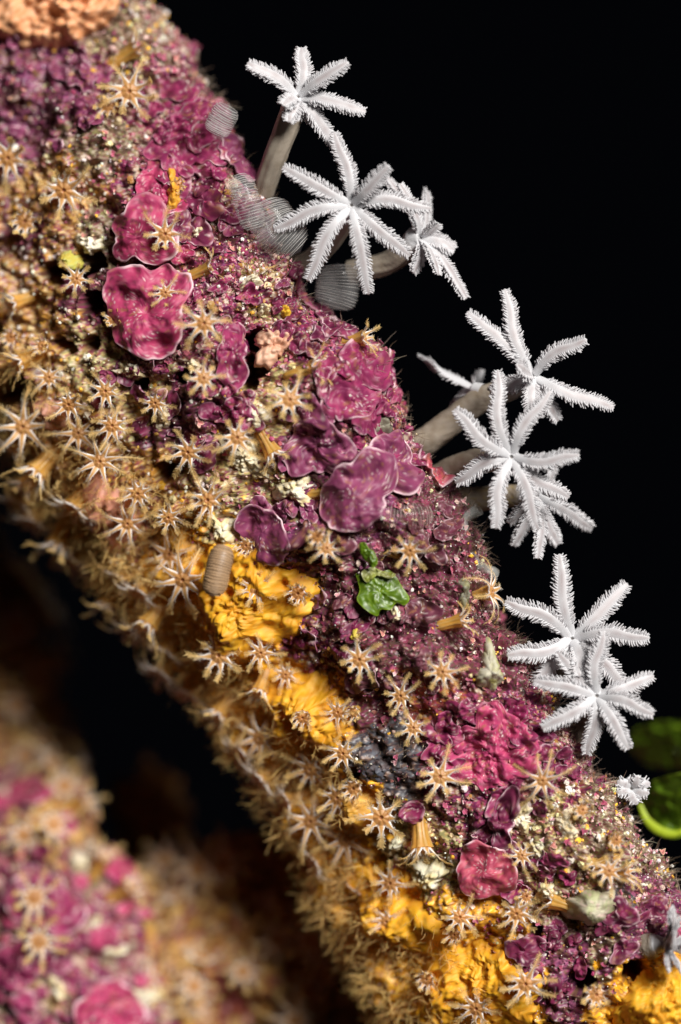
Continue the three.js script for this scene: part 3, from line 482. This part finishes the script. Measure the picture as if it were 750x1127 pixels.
for (let k = 0; k < 34; k++) { const x = rr(150, 480), y = rr(940, 1125); if (k === 0) starPolyp(back, 215, 1082, 1.1, 's', null, 'pale blurred star near the bottom, beside the corner branch'); else starPolyp(back, x, y, rr(1.1, 1.4), rnd() < 0.5 ? 's' : 'd', rnd() < 0.5 ? null : rr(40, 140), 'dim brown polyp on the shaded branch behind', 'polyps on the shaded branch'); }

// ---------------------------------------------------------------- large white polyps
const CLEAN = [0.79, 0.79, 0.81], MID = [0.44, 0.36, 0.36], EDGE = [0.6, 0.55, 0.56];
function whitePolyp(label, c, tips, stalk, { face = [0, 0, 1], len = 78, width = 6.0, fine = 28, cup = 10, group } = {}) {
  const C = P3(...c), F = V(...face).normalize(), foot = stalk.length ? P3(...stalk[stalk.length - 1]) : C, t = thing('white_polyp', label, 'polyp', foot, group);
  tips.forEach((tp, n) => {
    const flat = P3(tp[0], tp[1], c[2]).sub(C), d = flat.length(), dz = tp[2] ?? Math.sqrt(Math.max(0, len * len - d * d)) * 0.55 * (n % 3 === 1 ? -0.4 : 0.8);
    const tip = P3(tp[0], tp[1], c[2] + dz), dir = tip.clone().sub(C).normalize(), L = tip.distanceTo(C), b = C.clone().addScaledVector(dir, 3.5);
    const side = V().crossVectors(dir, F).normalize(), sag = rr(-0.1, 0.1) * L, mid = b.clone().lerp(tip, 0.5).addScaledVector(F, L * (0.1 + 0.06 * rnd())).addScaledVector(side, sag * 1.5);
    const N = 22, cv = new THREE.CatmullRomCurve3([b, b.clone().lerp(mid, 0.5).addScaledVector(F, L * 0.02), mid.clone().lerp(b.clone().lerp(tip, 0.5), 0.4), mid.clone().lerp(tip, 0.55).addScaledVector(side, -sag * 0.5).addScaledVector(F, -L * 0.015), tip]), pts = cv.getPoints(N), wd = [], wk = (k) => width * (0.5 + 0.62 * Math.sin(Math.PI * Math.min(1, k * 0.86 + 0.1)) ** 0.9) * (k > 0.88 ? 1 - 1.9 * (k - 0.88) : 1);
    for (let i = 0; i <= N; i++) wd.push(wk(i / N) * (1 + 0.05 * n3(i * 0.7, n, c[0])));
    const g = new Shape(), s0 = n * 3.1 + c[1];
    g.tube(pts, wd, 12, (k, a) => { const m = Math.pow(Math.max(0, Math.sin(a)), 6); return mixc(mixc(CLEAN, EDGE, 0.35 * sst(0, 0.5, n3(k * 9 + s0, a * 2, 1))), MID, m * sst(0.1, 0.4, k) * (0.62 + 0.5 * n3(k * 7, s0, 2))); }, { flat: 0.42, up: F });
    const tent = g.build('tentacle', M.white, t, foot), pg = new Shape();
    for (let i = 0; i < fine; i++) for (const s of [-1, 1]) for (const row of [0, 1]) {
      const k = 0.13 + 0.87 * (i + rr(-0.2, 0.2) + row * 0.5) / fine; if (k > 1) continue;
      const p = cv.getPoint(k), tg = cv.getTangent(k), sv = V().crossVectors(tg, F).normalize().multiplyScalar(s), up = V().crossVectors(tg, sv).normalize(); if (up.dot(F) < 0) up.negate();
      const w = wk(k), q0 = p.clone().addScaledVector(sv, w * (row ? 0.55 : 0.75)).addScaledVector(up, row ? w * 0.16 : -w * 0.05), l = rr(4, 7.8) * (0.55 + 0.5 * Math.sin(Math.PI * clamp(k * 0.85 + 0.1))) * (width / 6.6);
      const dd = sv.clone().multiplyScalar(row ? 0.8 : 0.95).addScaledVector(tg, rr(0.2, 0.65)).addScaledVector(up, row ? rr(0.15, 0.5) : rr(-0.25, 0.2)).normalize();
      const q1 = q0.clone().addScaledVector(dd, l * 0.6), q2 = q1.clone().addScaledVector(dd, l * 0.4).addScaledVector(tg, l * rr(0, 0.25));
      const cc = mixc(CLEAN, EDGE, rnd() * 0.6); pg.tube([q0, q1, q2], [1.1, 0.98, 0.6], 5, () => cc);
    }
    pg.build('pinnule_fringe', M.white, tent, V()).geometry.translate(-foot.x * U, -foot.y * U, -foot.z * U);
  });
  const dsc = new Shape(), e1 = V().crossVectors(F, V(0.1, 1, 0)).normalize(), e2 = V().crossVectors(F, e1);
  dsc.grid(14, 32, (i, j) => {
    const k = i / 14, a = j / 32 * 2 * Math.PI; let r, h;
    if (k < 0.5) { r = 7.5 * k / 0.5; h = 2.6 - 1.4 * (k / 0.5) ** 2 - (k < 0.12 ? 3.2 : 0) + 0.7 * Math.cos(8 * a) * k; } else { const m = (k - 0.5) * 2; r = 7.5 + (cup - 7.5) * m; h = 1.2 - 12 * m; }
    return [C.clone().addScaledVector(e1, Math.cos(a) * r).addScaledVector(e2, Math.sin(a) * r).addScaledVector(F, h), k < 0.1 ? [0.55, 0.52, 0.5] : CLEAN];
  }, true, true);
  dsc.build('oral_disc', M.white, t, foot);
  if (stalk.length) {
    const sp = [C.clone().addScaledVector(F, -6), ...stalk.map((s) => P3(...s))], cv = new THREE.CatmullRomCurve3(sp), N = 70, r1 = stalk[stalk.length - 1][3] ?? 12, r0 = stalk[0][3] ?? 12, brown = stalk[0][4] ?? 0, g = new Shape(), nu = N, nv = 44;
    const pts = cv.getPoints(N), tt = V(), ss = V(), ww = V();
    g.grid(nu, nv, (i, j) => {
      const k = i / nu, a = j / nv * 2 * Math.PI; tt.subVectors(pts[Math.min(N, i + 1)], pts[Math.max(0, i - 1)]).normalize(); ss.crossVectors(tt, V(0.05, 0.1, 1)).normalize(); ww.crossVectors(ss, tt);
      const p = pts[i].clone(), r = (k < 0.15 ? cup + (r0 - cup) * k / 0.15 : r0 + (r1 - r0) * (k - 0.15) / 0.85), d = ss.clone().multiplyScalar(Math.cos(a)).addScaledVector(ww, Math.sin(a)), q = p.clone().addScaledVector(d, r);
      const ru = brown ? 2.2 * fbm(q.x / 14, q.y / 14, q.z / 14) + 0.9 * n3(q.x / 2.6, q.y / 2.6, q.z / 2.6) : 0.5 * Math.cos(8 * a + 2 * n3(k * 4, 1, 2)) + 0.6 * n3(q.x / 16, q.y / 16, q.z / 16) + 0.3 * n3(q.x / 2.5, q.y / 2.5, q.z / 2.5);
      const base = mixc([0.4, 0.34, 0.27], [0.17, 0.11, 0.045], clamp(brown * (0.6 + 0.9 * n3(q.x / 11, q.y / 11, q.z / 11 + 3)) + 0.35 * n3(q.x / 5, q.y / 12, 7))), col = mixc([0.74, 0.74, 0.76], brown > 0.5 ? mixc(base, [0.34, 0.26, 0.12], sst(0.1, 0.4, n3(q.x / 4, q.y / 4, q.z / 4))) : base, sst(0.06, 0.32, k));
      return [q.addScaledVector(d, ru), col];
    }, true, true);
    g.build('stalk', M.stalk, t, foot);
  }
  return t;
}
whitePolyp('topmost white polyp on a thick upright translucent stalk', [328, 107, 6], [[273, 70], [332, 53], [383, 69], [402, 123], [371, 163], [312, 116, 26], [318, 134, 22], [346, 134, -14]], [[318, 134, -6, 13.5], [305, 168, -14, 14], [289, 212, -40, 12]], { face: [0.1, 0.35, 0.95] });
whitePolyp('second white polyp from the top, fully open in front of the others', [387, 226, 22], [[312, 184], [368, 146], [428, 183], [474, 229], [451, 281], [406, 323], [339, 308], [302, 252]], [[378, 246, -10, 11], [350, 280, -40, 12], [320, 300, -60, 12]], { len: 86 });
whitePolyp('white polyp seen side on, right behind the second fully open one', [462, 262, -22], [[424, 194, -10], [440, 203, 14], [470, 210, -30], [482, 246, 10], [500, 275, 0], [513, 328, 8], [482, 302, 26], [455, 300, 10]], [[446, 276, -34, 12], [425, 290, -50, 12], [385, 300, -62, 13]], { face: [0.75, -0.05, 0.6], cup: 12 });
whitePolyp('white polyp with five long arms raised, upper one of the middle cluster', [586, 414, -8], [[515, 344], [556, 319], [645, 374], [675, 449], [614, 463, -10], [569, 402, 46], [541, 430, -6], [586, 462, 20]], [[566, 426, -24, 12, 0.3], [530, 440, -30, 13, 1], [474, 482, -46, 15, 1], [430, 512, -52, 17, 1]], { face: [0.1, 0.25, 0.95], len: 88 });
whitePolyp('small white polyp seen from behind, pointing left above the middle stalk', [522, 428, -34], [[462, 391, -34], [500, 444, -40], [532, 412, -50], [536, 440, -56]], [[532, 436, -40, 10, 0.6], [545, 444, -44, 10, 0.8]], { face: [-0.7, 0.3, -0.4], len: 70, width: 5.4, fine: 18 });
whitePolyp('fully open white polyp at the front of the middle cluster', [563, 503, 24], [[501, 451], [548, 408], [606, 431], [637, 501], [626, 547], [592, 582], [546, 581], [502, 531]], [[552, 508, -4, 11, 0.4], [520, 508, -24, 13, 1], [478, 528, -40, 15, 1], [440, 545, -44, 17, 1]], { len: 86 });
whitePolyp('shaded white polyp hanging under the front one of the middle cluster', [590, 545, -22], [[652, 581, -20], [614, 599, -10], [592, 614, 10], [565, 600, -6], [560, 575, 0], [612, 512, -30], [575, 520, -30]], [[572, 545, -36, 11, 0.6], [540, 548, -40, 13, 1], [482, 556, -46, 15, 1], [444, 572, -52, 17, 1]], { face: [0.45, -0.5, 0.7], len: 76, width: 5.6 });
whitePolyp('large white polyp at the back of the lower pair', [630, 703, -4], [[616, 611], [690, 643], [714, 702], [699, 768], [578, 784], [559, 721], [557, 662], [638, 744, 34]], [[624, 716, -30, 11, 0.4], [608, 760, -60, 12, 1], [588, 800, -80, 13, 1]], { len: 94, width: 6.8 });
whitePolyp('fully open white polyp at the front of the lower pair', [657, 766, 26], [[665, 695], [614, 718], [588, 749], [597, 801], [646, 830], [692, 824], [719, 786], [719, 744]], [[652, 776, -10, 10, 0.4], [634, 810, -50, 12, 1], [618, 845, -80, 13, 1]], { len: 74 });
whitePolyp('tiny half closed white polyp against the green leaf', [695, 868, 0], [[703, 854], [715, 862], [714, 873], [701, 885], [688, 878], [679, 872], [680, 860], [690, 857]], [[686, 872, -20, 6, 0.4], [672, 884, -50, 7, 1]], { len: 24, width: 5.2, fine: 3, cup: 6 });
whitePolyp('white polyp cut off by the frame edge near the bottom corner', [730, 1040, 30], [[738, 1000, 36], [746, 1012, 46], [734, 1066, 40], [748, 1068, 40], [764, 1030, 30], [766, 1055, 30], [742, 1034, 64]], [[716, 1041, 22, 13, 0.2], [690, 1038, -10, 17, 1]], { face: [0.8, 0, 0.5], len: 50, width: 5.6, cup: 12 });

// ---------------------------------------------------------------- glassy ribbed tubes
function ribbedTube(label, pts, r, ribs, { body = [0.45, 0.45, 0.46], rib = [0.75, 0.73, 0.7], film = M.film, thick = 0.36, ribMat = M.rib } = {}) {
  const cv = new THREE.CatmullRomCurve3(pts.map((p) => P3(...p))), at = cv.getPoint(0), t = thing('ribbed_tube', label, 'sea squirt', at), N = 20, P = cv.getPoints(N), rad = P.map((_, i) => r * Math.pow(Math.max(0.02, 1 - Math.pow(Math.abs(i / N * 2 - 1), 5)), 0.5) * (1 + 0.04 * n3(i, r, pts[0][0])));
  const g = new Shape(); g.tube(P, rad, 24, (k, a) => mixc(body, rib, 0.3 * (0.5 + n3(k * 6, a, r)))); g.build('tunic', film, t, at);
  const q = new Shape();
  for (let i = 1; i < ribs; i++) {
    const k = clamp((i + rr(-0.22, 0.22)) / ribs, 0.02, 0.98), c = cv.getPoint(k), tg = cv.getTangent(k), e1 = V().crossVectors(tg, V(0, 0, 1)).normalize(), e2 = V().crossVectors(e1, tg), R = r * Math.pow(Math.max(0.02, 1 - Math.pow(Math.abs(k * 2 - 1), 5)), 0.5) * 1.01, ring = [];
    for (let j = 0; j <= 20; j++) { const a = j / 20 * 2 * Math.PI, wv = 1 + 0.06 * n3(a * 2, i, r); ring.push(c.clone().addScaledVector(e1, Math.cos(a) * R * wv).addScaledVector(e2, Math.sin(a) * R * wv).addScaledVector(tg, 0.6 * n3(a * 1.5, i * 3, 2))); }
    q.tube(ring, ring.map(() => thick), 4, () => rib, { cap: false, up: tg });
  }
  q.build('ribs', ribMat, t, at); return t;
}
ribbedTube('dark glassy ribbed tube at the top edge left of the tall stalk', [[236, 148, -18], [244, 132, -14], [253, 116, -10]], 15, 15);
ribbedTube('upright glassy ribbed tube at the foot of the tall stalk', [[262, 192, 0], [272, 222, 6], [282, 254, 4]], 15, 22);
ribbedTube('rounded glassy ribbed tube lying below the tall stalk', [[290, 222, -8], [304, 250, -4], [330, 276, -6]], 26, 26);
ribbedTube('shaded glassy ribbed tube under the second white polyp', [[372, 290, -40], [372, 316, -40], [366, 340, -40]], 24, 16);
ribbedTube('brownish glassy ribbed tube right of the rounded mauve plate', [[418, 568, 20], [446, 570, 20], [474, 566, 6]], 17, 18, { body: [0.3, 0.22, 0.2], rib: [0.55, 0.46, 0.42] });
ribbedTube('opaque brown ribbed tube standing on the yellow sponge', [[247, 600, 34], [240, 628, 40], [234, 656, 38]], 13.5, 22, { body: [0.3, 0.19, 0.11], rib: [0.55, 0.36, 0.2], film: M.stalk, thick: 0.8, ribMat: M.stalk });
{ const LZ = zAt(492, 590, 8), t = thing('glassy_loop', 'pale blurred glassy loop arching over dark water below the middle stalks', 'sea squirt', P3(492, 566, LZ)), g = new Shape(), cv = new THREE.CatmullRomCurve3([[528, 560, LZ - 30], [512, 572, LZ - 26], [510, 596, LZ - 24], [522, 618, LZ - 26], [546, 632, LZ - 40]].map((p) => P3(...p))), P = cv.getPoints(24); g.tube(P, P.map((_, i) => 6 + 3 * n3(i * 0.3, 2, 5) + n3(i * 1.1, 9, 5)), 14, (k, a) => mixc([0.5, 0.52, 0.5], [0.4, 0.36, 0.3], sst(-0.1, 0.4, n3(k * 9, Math.cos(a), Math.sin(a))))); g.build('tunic', mat({ roughness: 0.4, transparent: true, opacity: 0.35 }), t, P3(492, 566, LZ)); }
cushion('pale_cone', 'pale yellow green cone shaped lump at the rim beside the lower pair of white polyps', 'sponge', 540, 742, [[0, 4, 15], [3, -16, 12], [7, -34, 8], [9, -46, 4]], { hue: [[0.6, 0.56, 0.42], [0.4, 0.38, 0.1], [0.68, 0.66, 0.56]], height: 24, lumps: 8, lumpH: 4, fine: 1.6, nr: 26, na: 72, ragged: 1.2 });
cushion('pale_cone', 'grey green hazy lump on dark crust below the glassy loop', 'sponge', 512, 658, [[0, 0, 9], [-5, -14, 7], [2, 8, 7]], { hue: [[0.34, 0.33, 0.24], [0.24, 0.22, 0.07], [0.4, 0.4, 0.34]], height: 16, lumps: 7, lumpH: 4, fine: 1.5, nr: 20, na: 56, ragged: 1.4 });

// ---------------------------------------------------------------- green leaves
function leaf(label, outline, colors, { th = 2.4, bow = 6, limbZ = 0, tilt = [0, 0], crinkle = 2, curl = 0 } = {}) {
  const c = outline.reduce((a, p) => [a[0] + p[0] / outline.length, a[1] + p[1] / outline.length], [0, 0]), at = P3(c[0], c[1], limbZ), t = thing('green_leaf', label, 'alga', at), g = new Shape();
  const ring = new THREE.CatmullRomCurve3(outline.map((p) => V(p[0] - c[0], p[1] - c[1], 0)), true).getPoints(72), nr = 14;
  for (const face of [1, -1]) g.grid(nr, 72, (i, j) => {
    const k = i / nr, p = ring[j % 72], dx = p.x * k, dy = p.y * k, z = bow * (1 - k * k) + crinkle * (fbm(dx / 12 + c[0], dy / 12, 2) * 2 + 0.4 * n3(dx / 3, dy / 3, c[1])) + tilt[0] * dx + tilt[1] * dy + curl * Math.max(0, dy - 14) ** 2;
    const col = mixc(mixc(colors[0], colors[1], sst(-0.3, 0.4, fbm(dx / 9, dy / 9 + c[0], 5) * 1.6)), colors[2], Math.max(sst(0.93, 1, k) * 0.8, sst(0.2, 0.6, n3(dx / 4, dy / 4, c[0])) * 0.6));
    return [P3(c[0] + dx, c[1] + dy, limbZ + z + face * th * 0.5 * (1 - k ** 6)), col];
  }, true, face > 0);
  g.build('blade', M.leaf, t, at); return t;
}
const GREEN = [[0.13, 0.24, 0.008], [0.075, 0.14, 0.006], [0.3, 0.42, 0.025]];
leaf('bright green leaf flake lying on dark crust in the middle', [[394, 640], [392, 631], [400, 634], [407, 627], [415, 632], [428, 627], [436, 634], [443, 646], [451, 659], [446, 666], [436, 664], [430, 671], [419, 671], [416, 678], [404, 672], [393, 660], [396, 650]], GREEN, { limbZ: zAt(420, 650, 13), bow: 3, tilt: [-0.12, 0.18], crinkle: 2.8, th: 1.2 });
leaf('small upright green leaf just above the bright flake', [[396, 598], [402, 597], [407, 604], [411, 606], [416, 619], [411, 625], [404, 618], [399, 614]], GREEN, { limbZ: zAt(405, 610, 14), bow: 2, tilt: [0.2, 0], crinkle: 3, th: 1.2 });
leaf('pale olive scrap joining the two green leaves', [[398, 630], [410, 624], [420, 628], [436, 632], [430, 637], [414, 634], [404, 641]], [[0.3, 0.34, 0.05], [0.36, 0.37, 0.14], [0.5, 0.5, 0.25]], { limbZ: zAt(414, 632, 15), bow: 1, th: 1, tilt: [-0.1, 0.2], crinkle: 4 });
leaf('blurred green leaf with lime edge beyond the tiny white polyp', [[704, 872], [722, 858], [760, 850], [790, 860], [800, 905], [760, 918], [738, 922], [722, 914], [708, 896]], GREEN.map((c) => c.map((v) => v * 1.15)), { limbZ: -130, bow: 4, tilt: [0.5, -0.95], crinkle: 5, curl: 0.09 });
{ const t = scene.getObjectByName('green_leaf_003'), at = t.position.clone().divideScalar(U), g = new Shape(), cv = new THREE.CatmullRomCurve3([[704, 884, -118], [712, 902, -112], [726, 914, -106], [742, 918, -102], [758, 912, -98]].map((p) => P3(...p))).getPoints(30); g.tube(cv, cv.map((_, i) => 1.6 + 3.6 * Math.sin(i / 30 * 3.14) + 0.8 * n3(i * 0.5, 2, 2)), 12, () => [0.5, 0.62, 0.03], { flat: 0.5 }); g.build('rolled_edge', M.leaf, t, at); }
leaf('blurred green leaf above the lime edged one', [[692, 812], [716, 796], [780, 800], [790, 838], [744, 846], [706, 838]], GREEN, { limbZ: -235, bow: 4, tilt: [0.7, -0.8], crinkle: 6 });
// far, dim orange lump seen through the dark gap
{ const at = P3(165, 905, -470), t = thing('distant_coral', 'very dim orange coral lump deep in the dark gap', 'coral', at), g = new Shape(); g.blob(at, 46, (d) => mixc([0.5, 0.2, 0.04], [0.3, 0.12, 0.03], 0.5 + n3(d.x * 3, d.y * 3, d.z * 3)), { nu: 24, nv: 30, sq: V(1, 1.4, 1), bump: 0.3, f: 2.4 }); g.build('lump', M.sponge, t, at); }

// ---------------------------------------------------------------- grit and fuzz, too many and too small to count
function scatter(name, label, category, g, material, n, from, place) {
  const im = new THREE.InstancedMesh(g, material, n), m = new THREE.Matrix4(), q = new THREE.Quaternion(), col = new THREE.Color(); im.name = name; im.castShadow = im.receiveShadow = true;
  for (let i = 0; i < n; i++) { const [p, N] = from[Math.floor(rnd() * from.length)], o = place(p, N); q.setFromUnitVectors(V(0, 1, 0), o.dir).multiply(new THREE.Quaternion().setFromAxisAngle(V(0, 1, 0), rr(0, 6.28))); m.compose(p.clone().addScaledVector(N, o.h || 0).multiplyScalar(U), q, V(1, o.tall ?? 1, 1).multiplyScalar(o.size)); im.setMatrixAt(i, m); im.setColorAt(i, col.setRGB(...o.color)); }
  im.userData = { kind: 'stuff', label, category }; scene.add(im); return im;
}
const grain = new THREE.IcosahedronGeometry(U, 1); { const a = grain.attributes.position; for (let i = 0; i < a.count; i++) { const x = a.getX(i) / U, y = a.getY(i) / U, z = a.getZ(i) / U, k = 1 + 0.5 * n3(x * 1.7, y * 1.7, z * 1.7); a.setXYZ(i, a.getX(i) * k, a.getY(i) * k * 0.75, a.getZ(i) * k); } grain.computeVertexNormals(); }
const GRIT = [[0.6, 0.55, 0.48], [0.24, 0.15, 0.1], [0.14, 0.08, 0.06], [0.42, 0.12, 0.18], [0.5, 0.38, 0.2], [0.8, 0.76, 0.72], [0.3, 0.08, 0.14], [0.2, 0.13, 0.09]];
const rv = () => V(rr(-1, 1), rr(-1, 1), rr(-1, 1)).normalize();
const onMain = skin.get(main);
scatter('grit', 'fine grit and shell specks scattered over the crust', 'grit', grain, M.grain, 15000, onMain, () => ({ dir: rv(), size: rr(0.35, 1.1) * (rnd() < 0.06 ? 2.2 : 1), h: rr(0, 1.2) + (rnd() < 0.35 ? rr(1, 6) : 0), color: jit(GRIT[Math.floor(rnd() * GRIT.length)], 0.3) }));
const NOD = [[0.36, 0.05, 0.12], [0.24, 0.03, 0.09], [0.28, 0.07, 0.16], [0.46, 0.12, 0.16], [0.6, 0.42, 0.36], [0.4, 0.2, 0.05], [0.16, 0.03, 0.06]];
scatter('crust_nodules', 'tiny pink and purple knobs dotted over the crust', 'crust', grain, M.plate2, 3000, onMain.filter(([p]) => 'mag pur red'.includes(zoneOf(ZONES, p))), (p, N) => ({ dir: N.clone().add(rv().multiplyScalar(0.6)).normalize(), tall: rr(0.3, 0.7), size: rr(1.2, 3.2) * (rnd() < 0.12 ? 1.6 : 1), h: rr(-0.8, 0.3), color: jit(NOD[Math.floor(rnd() * NOD.length)], 0.25) }));
const CHIP = [[0.82, 0.76, 0.62], [0.7, 0.56, 0.3], [0.8, 0.74, 0.7], [0.62, 0.58, 0.3], [0.86, 0.48, 0.05], [0.72, 0.5, 0.42]];
scatter('pale_chips', 'cream and yellow chips bedded in the lighter crust', 'grit', grain, M.grain2, 3600, onMain.filter(([p]) => 'cream bei och'.includes(zoneOf(ZONES, p)) || h3(Math.round(p.x / 9), Math.round(p.y / 9), 0, 3) < 0.16), (p, N) => ({ dir: N.clone().add(rv()).normalize(), tall: rr(0.5, 1), size: rr(1, 3) * (rnd() < 0.12 ? 1.8 : 1), h: rr(-0.8, 0.6), color: jit(CHIP[Math.floor(rnd() * CHIP.length)], 0.2) }));
const fl = new Shape(); fl.grid(4, 14, (i, j) => { const a = j / 14 * 6.283, k = i / 4 * (3 + 0.9 * Math.sin(3 * a) + 0.5 * Math.sin(5 * a + 1)); return [V(Math.cos(a) * k, 0.09 * k * k + 0.3 * Math.sin(2 * a + 1) * k, Math.sin(a) * k), i === 4 ? [1, 0.95, 0.9] : [0.62, 0.3, 0.36]]; }, true, true); const flakeG = fl.geometry();
scatter('crust_flakes', 'thin pale edged flakes broken over the crust', 'crust', flakeG, M.plate, 2600, onMain.filter(([p]) => { const q = toPx(p); return q[0] - q[1] * 0.6 > -90; }), (p, N) => ({ dir: N.clone().add(rv().multiplyScalar(0.9)).normalize(), size: rr(0.5, 1.3), h: rr(0.5, 2.5), color: jit([[0.85, 0.8, 0.75], [0.6, 0.25, 0.35], [0.5, 0.2, 0.3], [0.8, 0.6, 0.45]][Math.floor(rnd() * 4)], 0.2) }));
const hs = new Shape(); hs.tube([V(0, -1, 0), V(0.6, 2.5, 0.2), V(1.8, 5, 0.2), V(1.9, 8, 0.9)], [0.32, 0.3, 0.24, 0.12], 4, () => [1, 1, 1]); const hairG = hs.geometry(); hairG.deleteAttribute('color');
const bandSkin = onMain.filter(([p]) => { const q = toPx(p); return q[1] > 380 && q[0] - q[1] * 0.66 < -195 + 25 * Math.sin(q[1] / 40); });
scatter('fine_arms', 'thin translucent golden feeding arms in a carpet along the lower edge', 'polyp arms', hairG, M.haze, 7000, bandSkin, (p, N) => ({ dir: N.clone().add(rv().multiplyScalar(1.0)).normalize(), h: rr(2, 16), size: rr(1.1, 2.2), tall: rr(0.8, 1.5), color: jit([0.97, 0.7, 0.26], 0.15) }));
const rimSkin = onMain.filter(([p, N]) => { const q = toPx(p); return N.x > 0.45 && q[1] > 80; });
scatter('rim_tufts', 'pale brown threads and tufts standing along the outer rim of the branch', 'fuzz', hairG, M.haze, 1500, rimSkin, (p, N) => ({ dir: N.clone().add(rv().multiplyScalar(0.9)).normalize(), h: rr(0, 4), size: rr(0.8, 1.7), tall: rr(0.8, 1.9), color: jit(rnd() < 0.5 ? [0.6, 0.5, 0.38] : [0.3, 0.2, 0.13], 0.3) }));
const darkSkin = onMain.filter(([p]) => { const q = toPx(p); return (Math.hypot(q[0] - 450, q[1] - 640) < 120 || Math.hypot(q[0] - 420, q[1] - 840) < 60 || q[0] - q[1] * 0.62 > 150 || Math.hypot(q[0] - 650, q[1] - 930) < 100) && q[1] > 60; });
scatter('fuzz', 'short brown fuzz on the darker crust and along the rim', 'fuzz', hairG, M.hair, 5200, darkSkin, (p, N) => ({ dir: N.clone().add(rv().multiplyScalar(0.7)).normalize(), size: rr(0.4, 1), tall: rr(0.5, 1.1), color: jit(rnd() < 0.3 ? [0.4, 0.3, 0.22] : [0.16, 0.1, 0.07], 0.4) }));
renderer.render(scene, camera);
